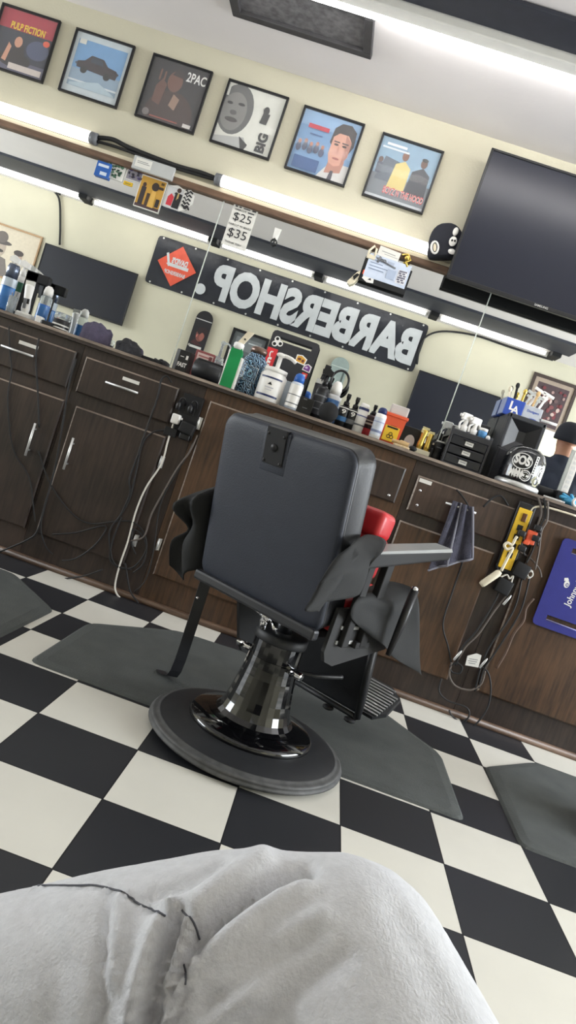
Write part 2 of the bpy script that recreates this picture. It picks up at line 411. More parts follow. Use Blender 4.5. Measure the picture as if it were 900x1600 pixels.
# ================================================================== COUNTER AND CABINETS
YC = 1.478
solo('counter_worktop', MB(M_RAIL).box(-2.8, 1.9, 1.448, 1.921, ZC-.03, ZC).mat(M_EDGE).box(-2.8, 1.9, 1.443, 1.448, ZC-.014, ZC-.001),
     'long dark wooden worktop with a worn light front edge under the mirrors', 'counter')
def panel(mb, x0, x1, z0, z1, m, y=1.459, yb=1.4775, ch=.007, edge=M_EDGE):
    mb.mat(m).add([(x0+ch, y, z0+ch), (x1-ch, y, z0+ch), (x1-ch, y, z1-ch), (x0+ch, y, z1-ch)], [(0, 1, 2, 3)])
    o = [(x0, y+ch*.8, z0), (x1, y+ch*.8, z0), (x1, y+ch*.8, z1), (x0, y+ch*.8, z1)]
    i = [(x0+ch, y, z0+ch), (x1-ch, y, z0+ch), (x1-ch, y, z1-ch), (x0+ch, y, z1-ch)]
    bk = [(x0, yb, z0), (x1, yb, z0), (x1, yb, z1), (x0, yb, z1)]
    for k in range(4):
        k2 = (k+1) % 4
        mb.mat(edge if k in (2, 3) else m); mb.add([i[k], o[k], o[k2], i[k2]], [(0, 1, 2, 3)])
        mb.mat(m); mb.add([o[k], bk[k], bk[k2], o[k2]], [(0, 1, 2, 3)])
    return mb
def hbar(mb, p0, p1, y=1.43):
    p0, p1 = Vector(p0), Vector(p1); a = Vector((p0.x, y, p0.y)); b = Vector((p1.x, y, p1.y))
    mb.tube([a, b], .0058, 10)
    for q in (.18, .82):
        c = a.lerp(b, q); mb.tube([c, c+Vector((0, 1.459-y, 0))], .0045, 8)
    return mb
def cabinet(label, x0, x1, m, group='cabinets under the counter'):
    t = thing('base_cabinet', label, 'cabinet', ((x0+x1)/2, YC, 0), 0, group)
    mk('carcass', MB(m).box(x0+.001, x1-.001, YC, 1.92, 0, ZC-.031), t, True)
    return t
def drawer(t, x0, x1, z0, z1, m, handle=None, note=None, screws=()):
    d = mk('drawer', panel(MB(), x0, x1, z0, z1, m), t, True)
    if handle: mk('handle', hbar(MB(M_STEEL), handle[0], handle[1]), d, False) if False else child('handle', hbar(MB(M_STEEL), handle[0], handle[1]), d)
    if note: child('paper_label', MB(M_PAPER).box(note[0], note[1], 1.4575, 1.459, note[2], note[3]), d)
    for sx_, sz_ in screws: child('screw', MB(M_CHROME).at(T(sx_, 1.459, sz_) @ R(PI/2, 'X')).lathe([(.007, 0), (.006, .002), (0, .003)], 10), d)
    return d
def child(name, mb, par):   # a world-placed sub-part of a part whose own transform is only its parent's
    inv = pm(par).inverted(); mb.v = [inv @ q for q in mb.v]
    return mk(name, mb, par)
def hinge(d, x, z): child('hinge', MB(M_STEEL).box(x-.006, x+.006, 1.466, 1.4775, z-.03, z+.03, .002).tube([(x-.008, 1.462, z-.03), (x-.008, 1.462, z+.03)], .005, 8), d)
def door(t, x0, x1, z0, z1, m, handle=None, hinges=()):
    d = mk('door', panel(MB(), x0, x1, z0, z1, m), t, True)
    if handle: child('handle', hbar(MB(M_STEEL), handle[0], handle[1]), d)
    for hx, hz in hinges: hinge(d, hx, hz)
    return d
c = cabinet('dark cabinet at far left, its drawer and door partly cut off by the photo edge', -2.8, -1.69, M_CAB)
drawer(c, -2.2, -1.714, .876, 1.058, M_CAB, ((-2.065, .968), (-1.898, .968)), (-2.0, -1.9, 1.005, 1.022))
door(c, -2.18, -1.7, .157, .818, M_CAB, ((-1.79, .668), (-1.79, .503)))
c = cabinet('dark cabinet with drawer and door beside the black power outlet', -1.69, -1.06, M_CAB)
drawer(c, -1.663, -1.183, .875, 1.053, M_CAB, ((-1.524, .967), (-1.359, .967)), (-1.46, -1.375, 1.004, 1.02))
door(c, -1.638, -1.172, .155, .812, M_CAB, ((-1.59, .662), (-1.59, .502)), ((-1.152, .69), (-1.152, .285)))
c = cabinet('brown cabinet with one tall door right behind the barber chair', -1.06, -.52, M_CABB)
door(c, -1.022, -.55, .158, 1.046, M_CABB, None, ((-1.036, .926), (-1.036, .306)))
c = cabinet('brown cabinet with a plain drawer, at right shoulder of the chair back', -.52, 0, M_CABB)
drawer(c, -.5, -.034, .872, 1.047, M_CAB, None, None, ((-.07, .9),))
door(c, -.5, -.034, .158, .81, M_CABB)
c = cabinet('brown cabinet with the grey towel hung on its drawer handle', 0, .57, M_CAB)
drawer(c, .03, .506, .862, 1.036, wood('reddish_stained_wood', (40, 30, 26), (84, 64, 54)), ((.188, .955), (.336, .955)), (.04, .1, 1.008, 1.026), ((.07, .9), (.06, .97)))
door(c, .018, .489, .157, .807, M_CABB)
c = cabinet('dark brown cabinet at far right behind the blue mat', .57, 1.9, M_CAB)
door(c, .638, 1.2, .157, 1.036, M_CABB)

# ================================================================== WALL ART
def clip01(p):               # keep printed shapes inside their sheet
    for ax, lim, sg in ((0, 0, 1), (0, 1, -1), (1, 0, 1), (1, 1, -1)):
        o = []
        for i in range(len(p)):
            a, b = p[i-1], p[i]; da, db = (a[ax]-lim)*sg, (b[ax]-lim)*sg
            if (da >= 0) != (db >= 0): t = da/(da-db); o.append((a[0]+(b[0]-a[0])*t, a[1]+(b[1]-a[1])*t))
            if db >= 0: o.append(b)
        p = o
        if len(p) < 3: return []
    return p
def art(mb, w, h, shapes, z0=0.0, dz=.0003):
    X = lambda q: (q-.5)*w
    Y2 = lambda q: (q-.5)*h
    z = z0
    for s in shapes:
        k = s[0]; col = s[-1]; mb.mat(flat(*col)); z += dz
        if k == 'r': mb.rect(X(s[1]), Y2(s[2]), X(s[3]), Y2(s[4]), z)
        elif k in 'ep':
            p = s[1] if k == 'p' else [(s[1]+s[3]*math.cos(2*PI*j/24), s[2]+s[4]*math.sin(2*PI*j/24)) for j in range(24)]
            p = clip01(p) if k == 'e' else p
            if p: mb.poly([(X(a), Y2(b)) for a, b in p], z)
        elif k == 't': mb.text(s[1], X(s[2]), Y2(s[3]), s[4]*w if s[4] else None, s[5]*h if s[5] else None, z, s[6], s[7])
    return mb
def framed(name, label, M, w, h, shapes, fr=M_BLK, fw=.012, cat='picture', group=None, mat_w=0, glass=True, matcol=(200, 196, 186)):
    c = M.to_translation()
    t = thing(name, label, cat, (c.x, c.y, c.z-h/2), 0, group)
    mb = MB(fr).at(M)
    mb.box(-w/2, w/2, h/2-fw, h/2, 0, .018, .002).box(-w/2, w/2, -h/2, -h/2+fw, 0, .018, .002)
    mb.box(-w/2, -w/2+fw, -h/2+fw, h/2-fw, 0, .018, .002).box(w/2-fw, w/2, -h/2+fw, h/2-fw, 0, .018, .002)
    mk('frame', mb, t, True)
    mb = MB(flat(*matcol)).at(M); mb.box(-w/2+fw, w/2-fw, -h/2+fw, h/2-fw, .001, .004)
    art(mb, w-2*fw-2*mat_w, h-2*fw-2*mat_w, shapes, .004); mk('print', mb, t, True)
    if glass: mk('glass_pane', MB(M_GLASS).at(M).box(-w/2+fw, w/2-fw, -h/2+fw, h/2-fw, .0105, .0125), t, True)
    return t
def wallM(u, v, y=1.93): q = atY(u, v, y); return T(q.x, y-.001, q.z) @ FRONT
S1 = [('r', 0, 0, 1, 1, (38, 40, 58)), ('r', 0, .68, 1, 1, (172, 40, 62)), ('r', .3, .78, .86, .8, (220, 90, 90)), ('r', 0, 0, 1, .2, (90, 88, 110)), ('e', .78, .45, .2, .16, (70, 78, 110)), ('e', .42, .2, .3, .13, (34, 24, 28)),
      ('p', [(.3, .2), (.62, .2), (.52, .48), (.38, .46)], (36, 22, 26)), ('e', .42, .5, .07, .09, (206, 150, 124)), ('p', [(.2, .16), (.28, .14), (.32, .4), (.26, .46)], (206, 150, 124)), ('r', .35, .04, .95, .14, (208, 196, 190)), ('e', .9, .6, .06, .05, (226, 90, 60)),
      ('t', 'PULP FICTION', .52, .745, .62, .12, .03, 0, (238, 196, 40))]
S2 = [('r', 0, 0, 1, 1, (198, 208, 214)), ('r', .06, .12, .94, .9, (112, 158, 204)), ('r', .06, .12, .94, .42, (142, 164, 186)), ('e', .5, .5, .4, .06, (70, 84, 100)), ('p', [(.14, .44), (.86, .4), (.88, .5), (.84, .55), (.68, .575), (.58, .67), (.36, .68), (.26, .57), (.14, .54)], (50, 38, 46)),
      ('p', [(.36, .57), (.6, .56), (.56, .65), (.38, .66)], (46, 54, 70)), ('e', .28, .42, .06, .06, (30, 30, 34)), ('e', .7, .41, .06, .06, (30, 30, 34)), ('r', .06, .2, .94, .23, (206, 214, 220)), ('r', .08, .82, .2, .9, (216, 216, 210)), ('p', [(.1, .16), (.6, .28), (.92, .14), (.92, .12), (.1, .12)], (176, 194, 206))]
S3 = [('r', 0, 0, 1, 1, (38, 32, 38)), ('e', .5, .15, .42, .4, (62, 42, 40)), ('e', .46, .7, .13, .17, (108, 70, 58)), ('p', [(.38, .8), (.46, .92), (.58, .88), (.6, .78)], (48, 34, 36)), ('p', [(.16, .3), (.3, .26), (.34, .62), (.24, .7), (.16, .56)], (100, 64, 54)),
      ('r', .17, .66, .2, .84, (112, 72, 60)), ('r', .25, .68, .28, .82, (112, 72, 60)), ('p', [(.46, .3), (.58, .24), (.62, .44), (.5, .5)], (150, 120, 104)), ('r', .8, .03, .94, .09, (214, 208, 204)), ('e', .12, .1, .06, .06, (120, 110, 110)), ('r', .2, .05, .7, .07, (150, 70, 60)),
      ('t', '2PAC', .8, .84, .34, .16, .02, 0, (226, 224, 222))]
S4 = [('r', 0, 0, 1, 1, (214, 214, 206)), ('e', .22, .6, .3, .42, (92, 92, 92)), ('e', .2, .56, .22, .32, (124, 122, 120)), ('e', .3, .7, .06, .025, (40, 40, 42)), ('e', .1, .68, .05, .025, (40, 40, 42)), ('e', .2, .54, .06, .04, (84, 82, 82)), ('e', .2, .42, .11, .04, (62, 58, 58)), ('p', [(0, .1), (.5, .2), (.6, .06), (.5, 0), (0, 0)], (170, 170, 168)),
      ('p', [(.42, .2), (.6, .1), (.56, 0), (.5, 0)], (40, 40, 42)), ('r', 0, .78, .04, .95, (212, 212, 205)), ('e', .74, .72, .05, .07, (34, 34, 36)), ('p', [(.68, .5), (.8, .5), (.82, .68), (.7, .68)], (44, 44, 46)), ('t', 'BIG', .82, .2, .32, .17, .05, PI/2, (30, 30, 32))]
S5 = [('r', 0, 0, 1, 1, (112, 150, 192)), ('r', 0, .76, 1, 1, (136, 168, 204)), ('p', [(.5, 0), (1, 0), (1, .3), (.86, .3), (.74, .16), (.62, .2)], (206, 204, 202)), ('p', [(.62, .1), (.88, .16), (.9, .36), (.64, .34)], (176, 122, 106)), ('p', [(.56, .6), (.58, .84), (.68, .94), (.84, .95), (.95, .86), (.97, .62), (.92, .5), (.6, .56)], (48, 40, 44)),
      ('p', [(.59, .42), (.6, .7), (.68, .78), (.84, .78), (.92, .68), (.92, .44), (.84, .28), (.74, .24), (.64, .28)], (204, 150, 130)), ('p', [(.8, .78), (.92, .68), (.92, .44), (.84, .28), (.84, .5)], (172, 118, 104)), ('e', .68, .59, .04, .018, (60, 44, 42)), ('e', .82, .59, .04, .018, (60, 44, 42)), ('r', .63, .625, .73, .645, (52, 42, 42)), ('r', .77, .625, .88, .645, (52, 42, 42)), ('p', [(.73, .58), (.77, .44), (.7, .44)], (180, 124, 108)), ('e', .74, .365, .06, .018, (150, 84, 80)),
      ('p', [(.7, 0), (.78, 0), (.77, .16), (.72, .16)], (60, 56, 70))]+[('e', .08+.1*k, .38+.03*(k % 2), .045, .07, (66, 76, 104)) for k in range(5)]+[('e', .08+.1*k, .47+.03*(k % 2), .028, .035, (168, 120, 104)) for k in range(5)]+[('r', .06, .04, .5, .24, (70, 96, 140)), ('r', .14, .72, .5, .79, (186, 70, 84)), ('r', .2, .62, .42, .64, (80, 100, 140))]
S6 = [('r', 0, 0, 1, 1, (132, 162, 186)), ('r', 0, 0, 1, .4, (112, 118, 126)), ('p', [(.06, .3), (.34, .3), (.4, .66), (.14, .7)], (86, 96, 110)), ('p', [(.3, .22), (.6, .22), (.6, .6), (.48, .7), (.34, .62)], (206, 188, 120)), ('e', .46, .78, .055, .08, (120, 82, 66)), ('p', [(.6, .16), (.96, .16), (.94, .58), (.8, .68), (.64, .58)], (42, 46, 58)), ('e', .79, .75, .055, .075, (96, 68, 58)), ('e', .79, .81, .055, .03, (30, 30, 36)),
      ('e', .08, .62, .04, .05, (90, 70, 64)), ('r', .04, .4, .13, .58, (60, 70, 90)), ('r', .1, .88, .44, .92, (224, 228, 230)), ('r', .04, .82, .5, .85, (206, 214, 220)), ('r', 0, 0, 1, .05, (186, 190, 196)), ('t', 'BOYZ N THE HOOD', .62, .17, .7, .12, .05, 0, (226, 224, 220)), ('t', 'BOYZ N THE HOOD', .62, .17, .7, .12, .015, 0, (196, 66, 74))]
G = 'framed album covers on the wall over the mirror'
covers = [((33, 68), S1, 'black framed red and dark blue poster print at far left'), ((152, 108.5), S2, 'black framed pale blue print of a dark car'), ((272, 148.5), S3, 'black framed dark print with a brown figure and white lettering'),
          ((389.5, 188.5), S4, 'black framed grey and white print of half a face'), ((507, 230), S5, 'black framed blue print with a large face in a white collar'), ((629, 272.5), S6, 'black framed blue print of two standing figures, nearest the television')]
for i, ((u, v), sh, lb) in enumerate(covers):
    M = wallM(u, v, 1.929)
    if i == 0: M = T(-2.689, 1.928, 2.535) @ FRONT
    framed('picture_frame', lb, M, .336, .336, sh, fw=.011, group=G)

# ------------------------------------------------------------------ televisions
def television(label, M, w, h, logo=None, thick=.05, group=None):
    c = M.to_translation(); t = thing('television', label, 'television', (c.x, c.y, c.z-h/2), 0, group)
    mb = MB(M_BLK).at(M); e = .012
    mb.box(-w/2, w/2, h/2-e, h/2, -.012, .008, .002).box(-w/2, w/2, -h/2, -h/2+e*1.7, -.012, .01, .002)
    mb.box(-w/2, -w/2+e, -h/2, h/2, -.012, .008, .002).box(w/2-e, w/2, -h/2, h/2, -.012, .008, .002); mk('bezel', mb, t, True)
    mk('screen', MB(M_SCREEN).at(M).box(-w/2+e, w/2-e, -h/2+e, h/2-e, -.008, .003), t, True)
    mb = MB(M_BLKM).at(M); mb.box(-w/2+.004, w/2-.004, -h/2+.004, h/2-.004, -thick*.5, -.01, .006).box(-w*.36, w*.36, -h*.42, h*.2, -thick, -thick*.5, .012)
    mk('back_housing', mb, t, True)
    if logo: mk('lettering', MB(M_STEEL).at(M).text(logo, 0.0 if logo == '' else -w/2+.5, -h/2+e*.85, .07, .011, .0112, .01), t, True)
    return t
q = atY(771, 232, 1.80); q2 = atY(694, 433, 1.80)
tx0 = (q.x+q2.x)/2; th_ = q.z-q2.z
tv = television('large black television mounted high on the wall at right', T(tx0+.62, 1.80, (q.z+q2.z)/2) @ FRONT, 1.24, th_, 'SAMSUNG', .06)
mk('wall_bracket', MB(M_BLKM).box(tx0+.4, tx0+.84, 1.86, 1.929, 2.2, 2.55, .004), tv, True)
# two televisions and the other things on the wall behind the camera
A = mir(77, 380); B = mir(219, 433); D = mir(199, 512)
television('black television on the rear wall, reflected in the left mirror', T((A.x+B.x)/2, YR+.07, (B.z+D.z)/2) @ BACKW, B.x-A.x, .62, None, .055)
A = mir(655, 579); D = mir(625, 667); B = mir(800, 620)
television('black television on the rear wall, reflected behind the drawer tower', T(.72, YR+.07, (A.z+D.z)/2) @ BACKW, 1.13, .66, None, .055)
solo('cable', MB(M_CORD).tube(spline([mir(95, 384)+Vector((0, .02, 0)), mir(96, 350)+Vector((0, .02, 0)), mir(94, 312)+Vector((0, .02, 0)), mir(82, 297)+Vector((0, .03, 0)), (-4.4, -2.44, zceil(-2.4)-.01)]), .012, 6), 'black cable running up the rear wall from the television reflected at left', 'cable')
solo('cable', MB(M_CORD).tube(spline([mir(651, 570)+Vector((0, .02, 0)), mir(655, 546)+Vector((0, .02, 0)), mir(664, 528)+Vector((0, .02, 0)), mir(690, 519)+Vector((0, .03, 0)), mir(740, 525)+Vector((0, .03, 0)), mir(800, 545)+Vector((0, .03, 0)), (1.5, -2.4, 2.85)]), .012, 6), 'black cable looping from the reflected television up to the ceiling track', 'cable')

# ------------------------------------------------------------------ banner on the rear wall
bx0, bx1, bz0, bz1 = -3.17, .095, 2.245, 2.80
t = thing('wall_banner', 'black vinyl banner lettered BARBERSHOP with an orange diamond, reflected in the mirror', 'banner', ((bx0+bx1)/2, YR+.012, bz0))
M_BAN = mat('black_banner_vinyl', (40, 42, 50), .32, var=.2, scale=7, bump=.8, bscale=9)
BM = T((bx0+bx1)/2, YR+.012, (bz0+bz1)/2) @ BACKW; bw = bx1-bx0; bh = bz1-bz0
mb = MB(M_BAN).at(BM); rows = []
for i in range(9):
    rows.append([((-.5+j/48)*bw, (-.5+i/8)*bh, .006*mnoise.noise(Vector((j*.35, i*.6, 2)))) for j in range(49)])
mb.grid(rows); mk('sheet', mb, t, True, mods=(SUB1,))
M_LET = mat('silver_banner_letter', (194, 197, 200), .35, var=.06, scale=9, bump=.25, bscale=9)
word = 'BARBERSHOP'
def xl(px): return -(px-(bx0+bx1)/2)     # world x -> banner-local x
mk('lettering', MB(M_LET).at(BM).text('BARBERSHOP', (xl(.03)+xl(-2.40))/2, -.012, 2.46, .42, .0095, .05), t, True)
mk('full_stop', MB(M_LET).at(BM).ell(xl(-2.52), -.155, .062, .062, .0095, 24), t, True)
mb = MB(mat('orange_red_print', (212, 88, 66), .4, var=.08)).at(BM); cx = xl(-2.86)
mb.poly([(cx, -.235), (cx+.235, 0), (cx, .235), (cx-.235, 0)], .0095)
mk('diamond_emblem', mb, t, True)
mb = MB(M_LET).at(BM @ T(cx, 0, 0)); mb.text("DAVID'S", -.02, .055, .19, .07, .0105, .05).text('BARBERSHOP', .0, -.085, .25, .045, .0105, .03)
mb.poly([(-.14, -.02), (.1, -.02), (.13, .0), (.1, .018), (-.14, .018)], .0104).poly([(.1, -.03), (.16, .11), (.135, .125), (.08, -.01)], .0105)
mk('emblem_lettering', mb, t, True)
mb = MB(M_STEEL).at(BM)
for k in range(9):
    for s in (-1, 1): mb.ell((-.48+.12*k)*bw, s*(bh/2-.02), .011, .011, .0095, 10)
mk('grommets', mb, t, True)

# skateboard decks on the rear wall
def deck(label, u, v, cols, w=.2, L=.78):
    q = mir(u, v); M = T(q.x, YR+.03, q.z-L/2) @ BACKW
    t = thing('skateboard_deck', label, 'skateboard', (q.x, YR+.03, q.z-L), 0, 'skateboard decks on the rear wall')
    mb = MB(flat(*cols[0])).at(M); o = []
    for k in range(13): a = PI*k/12; o.append((w/2*math.cos(a), L/2-.1+.1*math.sin(a)))
    for k in range(13): a = PI+PI*k/12; o.append((w/2*math.cos(a), -L/2+.1+.1*math.sin(a)))
    mb.prism(o, -.006, .006); mk('deck_board', mb, t, True)
    mb = MB().at(M); art(mb, w, L, cols[1], .006); mk('deck_graphic', mb, t, True)
deck('dark skateboard deck with a reddish face print, reflected between the left bottles', 325, 488, ((36, 34, 38), [('r', .02, .855, .98, .866, (210, 208, 206)), ('e', .45, .64, .26, .1, (120, 72, 66)), ('e', .4, .7, .3, .06, (46, 34, 36)), ('p', [(.2, .5), (.5, .48), (.9, .5), (.7, .56)], (70, 36, 40)), ('r', .6, .6, .66, .64, (200, 120, 110)), ('e', .3, .58, .05, .012, (170, 90, 86)), ('r', .16, .435, .86, .47, (206, 204, 200)), ('e', .9, .46, .07, .018, (160, 156, 150)), ('e', .35, .62, .14, .06, (150, 92, 82))]))
deck('pale grey green skateboard deck with side lettering, reflected above the black bottles', 536, 560, ((150, 164, 160), [('r', .04, .85, .96, .86, (206, 214, 210)), ('r', .1, .2, .2, .75, (90, 100, 98)), ('e', .6, .6, .2, .1, (160, 174, 170))]), .21, .78)
# framed pictures on the rear wall
A = mir(836, 582); B = mir(897, 603); D = mir(866, 684)
framed('picture_frame', 'brown framed crowded red team photograph, reflected above the black canister', T((A.x+B.x)/2+.02, YR+.002, (A.z+D.z)/2) @ BACKW, .52, .62, [('r', 0, 0, 1, 1, (72, 56, 60))]+[('e', random.uniform(.08, .92), random.uniform(.1, .9), random.uniform(.03, .07), random.uniform(.03, .06), random.choice([(120, 66, 70), (160, 130, 126), (92, 70, 72), (190, 168, 160), (110, 50, 56)])) for k in range(46)],
       mat('dark_frame_wood', (62, 50, 46), .5), .035, mat_w=.045, glass=False, matcol=(158, 142, 128))
q = mir(69, 372); 
framed('picture_frame', 'tan framed sepia print of a man in a hat, reflected at the far left', T(q.x-.36, YR+.002, q.z-.3) @ BACKW, .72, .6, [('r', 0, 0, 1, 1, (206, 194, 174)), ('p', [(.38, 0), (.95, 0), (.9, .3), (.74, .42), (.5, .36)], (110, 102, 98)), ('e', .66, .56, .12, .2, (170, 156, 142)), ('e', .66, .68, .2, .05, (84, 78, 76)), ('e', .66, .78, .11, .12, (104, 96, 92)), ('e', .66, .5, .09, .035, (60, 54, 52)), ('e', .3, .46, .08, .13, (176, 152, 138)), ('e', .3, .56, .09, .06, (74, 64, 62)), ('p', [(.14, 0), (.44, 0), (.4, .26), (.2, .28)], (128, 118, 112))],
       mat('tan_frame', (170, 138, 104), .5), .02, glass=False)
q = mir(366, 512); 
framed('picture_frame', 'black framed grey print reflected behind the green bottle', T(q.x+.22, YR+.002, q.z-.27) @ BACKW, .44, .54, [('r', 0, 0, 1, 1, (92, 96, 98)), ('r', .1, .6, .9, .9, (120, 124, 126)), ('r', .2, .8, .5, .83, (190, 196, 198)), ('r', .6, .76, .8, .79, (190, 196, 198)), ('r', .15, .2, .8, .5, (76, 80, 84))], M_BLK, .03, glass=False)

# ------------------------------------------------------------------ cards, stickers and signs tucked on the mirror
YM = 1.9195
def card(name, label, cat, u, v, w, h, shapes, base, rot=0, y=YM, th=.0012, outline=None, group=None):
    q = atY(u, v, y); M = T(q.x, y, q.z) @ FRONT @ R(rot, 'Z')
    mb = MB(base).at(M)
    if outline: mb.prism([(a*w, b*h) for a, b in outline], 0, th)
    else: mb.box(-w/2, w/2, -h/2, h/2, 0, th)
    art(mb, w, h, shapes, th)
    return solo(name, mb, label, cat, group)
card('price_sign', 'white handwritten price sign reading 25 and 35 dollars, taped to the mirror', 'sign', 374.5, 355, .135, .222, [
    ('r', .08, .93, .18, .965, (70, 70, 74)), ('r', .24, .93, .34, .96, (70, 70, 74)), ('r', .42, .93, .7, .955, (70, 70, 74)), ('r', .78, .93, .94, .965, (70, 70, 74)), ('t', 'HAIRCUT', .34, .875, .46, .045, .015, 0, (40, 40, 44)), ('r', .64, .86, .9, .89, (70, 70, 74)), ('t', '$25', .5, .7, .74, .22, -.002, 0, (44, 44, 50)), ('t', 'HAIRCUT W/ BEARD', .5, .515, .92, .045, .015, 0, (40, 40, 44)), ('t', '$35', .5, .31, .76, .24, -.002, 0, (44, 44, 50)), ('t', 'THANK YOU', .44, .09, .68, .045, .015, 0, (40, 40, 44))], M_PAPER)
# adhesive hook
q = atY(432, 366, YM); M = T(q.x, YM, q.z) @ FRONT
t = thing('adhesive_hook', 'small white adhesive hook holding a round black ring on the mirror', 'hook', (q.x, YM, q.z-.06))
mk('hook_plate', MB(M_WHITE).at(M).prism([(-.012, -.03), (.012, -.03), (.018, .03), (-.018, .03)], 0, .006), t, True)
mb = MB(M_BLK).at(M @ T(0, -.045, .006)); mb.tube([(.016*math.cos(k*PI/8), .016*math.sin(k*PI/8), 0) for k in range(16)], .003, 6, closed=True).tube([(0, .022, 0), (0, -.024, 0)], .003, 6)
mk('ring', mb, t, True)
solo('playing_card_box', MB(M_BLUE).at(T(atY(160, 264, 1.9).x, 1.913, atY(160, 264, 1.9).z) @ FRONT).box(-.04, .04, -.04, .04, -.008, .008, .002).mat(flat(210, 222, 236)).rect(-.03, .012, .03, .026, .0085).rect(-.01, -.03, .028, -.012, .0085),
     'small blue card box tucked at the left end of the mirror cards', 'box')
def blotch(n, cols, seed, smin=.04, smax=.12):
    r = random.Random(seed); o = []
    for k in range(n):
        cx, cy = r.uniform(.12, .88), r.uniform(.12, .88); p = []
        for j in range(6): a = 2*PI*j/6; d = r.uniform(smin, smax); p.append((cx+d*math.cos(a), cy+d*math.sin(a)))
        o.append(('p', p, r.choice(cols)))
    return o
card('sticker', 'white sticker with dark green scribbled pattern on the mirror', 'sticker', 181, 268, .1, .085, blotch(26, [(52, 84, 66), (36, 52, 46), (84, 120, 96)], 3), M_WHITE, 0, 1.9185)
card('sticker', 'grey and violet printed card half hidden under the clear tray', 'sticker', 212, 272, .1, .08, [('r', .05, .05, .95, .95, (150, 146, 156))]+blotch(18, [(70, 62, 104), (110, 104, 136), (52, 48, 60)], 5), M_PAPER, 0, 1.9205)
card('sticker', 'small yellow paper tag below the green patterned sticker', 'tag', 200, 287, .05, .02, [('r', .2, .3, .8, .6, (160, 140, 60))], M_YELLOW, 0, 1.9195)
card('photo_card', 'yellow and black photo card of standing people stuck to the mirror', 'photo', 235, 303, .145, .172, [('r', .03, .03, .97, .97, (198, 152, 66)), ('r', .03, .03, .97, .12, (80, 62, 66)), ('r', .12, .1, .3, .66, (58, 52, 56)), ('e', .2, .72, .07, .07, (70, 52, 46)), ('r', .38, .12, .5, .5, (76, 60, 50)), ('p', [(.5, .1), (.74, .1), (.7, .6), (.55, .66)], (222, 178, 92)), ('e', .62, .74, .14, .13, (60, 48, 44)), ('r', .78, .15, .92, .4, (52, 46, 46)), ('r', .76, .7, .94, .78, (60, 48, 40)), ('r', .8, .84, .92, .92, (90, 70, 40))], M_PAPER, 0, 1.9175)
card('sticker', 'red black and white sticker of two people with white lettering, right of the yellow photo', 'sticker', 281, 311, .15, .125, [('r', .0, .0, .58, .9, (206, 206, 208)), ('p', [(.06, .1), (.26, .1), (.28, .5), (.16, .62), (.06, .45)], (206, 62, 74)), ('e', .4, .82, .08, .1, (70, 56, 52)), ('p', [(.28, .05), (.54, .05), (.56, .68), (.3, .72)], (40, 40, 44)), ('r', .38, .4, .44, .7, (198, 170, 110))]+blotch(10, [(50, 50, 54)], 9, .03, .08)+[('p', [(.6+.0*k, .9-.16*k), (.66, .98-.16*k), (.74, .86-.16*k), (.8, .96-.16*k), (.92, .88-.16*k), (.9, .82-.16*k), (.8, .88-.16*k), (.74, .79-.16*k), (.68, .88-.16*k)], (44, 44, 48)) for k in range(5)], M_WHITE,
     0, 1.919, outline=[(-.5, -.5), (.1, -.5), (.3, -.38), (.5, -.05), (.48, .3), (.3, .5), (.05, .42), (-.2, .52), (-.5, .4)])
q = atY(240, 263, 1.885)
solo('clear_tray', MB(mat('frosted_plastic', (204, 206, 206), .3, var=.03, alpha=.8)).at(T(q.x, 1.8945, q.z) @ FRONT).box(-.115, .115, -.034, .034, 0, .02, .003).mat(M_PAPER).rect(-.1, -.02, -.01, .026, .0204).mat(flat(120, 120, 122)).rect(-.09, .008, -.03, .011, .0207).rect(-.09, 0, -.02, .003, .0207),
     'frosted clear plastic tray with a paper slip on the mirror ledge', 'tray')
# licence holder
q = atY(605, 421, 1.9); M = T(q.x, 1.8945, q.z) @ FRONT
t = thing('licence_holder', 'dark holder with a pale blue licence paper clipped on the mirror top', 'holder', (q.x, 1.9, q.z-.1))
mk('holder_board', MB(M_BLKM).at(M).box(-.128, .128, -.1, .03, 0, .006, .002), t, True)
mb = MB(flat(198, 208, 226)).at(M); mb.box(-.11, .118, -.072, .05, .007, .009)
art(mb, .228, .122, [('r', .76, .04, .98, .62, (226, 226, 230))]+[('r', .08, .8-.13*k, .08+w_, .83-.13*k, (120, 132, 160)) for k, w_ in enumerate((.22, .4, .3, .48, .36))]+[('r', .52, .1, .72, .5, (166, 178, 200)), ('r', .46, .62, .62, .8, (170, 180, 200))]+[('r', .78+.03*i, .08+.09*j, .805+.03*i, .14+.09*j, (70, 66, 92)) for i in range(6) for j in range(6) if (i*7+j*5+i*j) % 3], .009)
mk('licence_paper', mb, t, True)
mb = MB(M_GREY).at(M @ T(-.04, .035, .01)); mb.tube([(-.03, 0, 0), (.08, -.022, .004)], .004, 6).tube([(-.02, -.02, 0), (-.012, .012, 0)], .006, 6)
for x in (0, .014): mb.tube([(x+.007*math.cos(k*PI/5), -.004+.007*math.sin(k*PI/5), .002) for k in range(10)], .002, 6, closed=True)
mk('clip', mb, t, True)
card('note_card', 'cream printed card standing behind the clipped licence', 'card', 608, 397, .115, .05, [('r', .15, .5, .8, .58, (150, 150, 148)), ('r', .3, .3, .95, .36, (160, 158, 156))], M_PAPER, -.05, 1.889)
q = atY(583, 393, 1.885)
solo('clipper_guard', MB(M_CREAM).at(T(q.x, 1.888, q.z) @ FRONT).tube([(-.018, -.03, 0), (-.02, .0, .003), (.0, .03, .004), (.014, .018, .002), (.016, -.028, 0)], .006, 8).box(-.024, .022, -.04, -.018, -.005, .006, .002), 'cream hook shaped clipper guard beside the licence holder', 'guard')
q = atY(636, 404, 1.888)
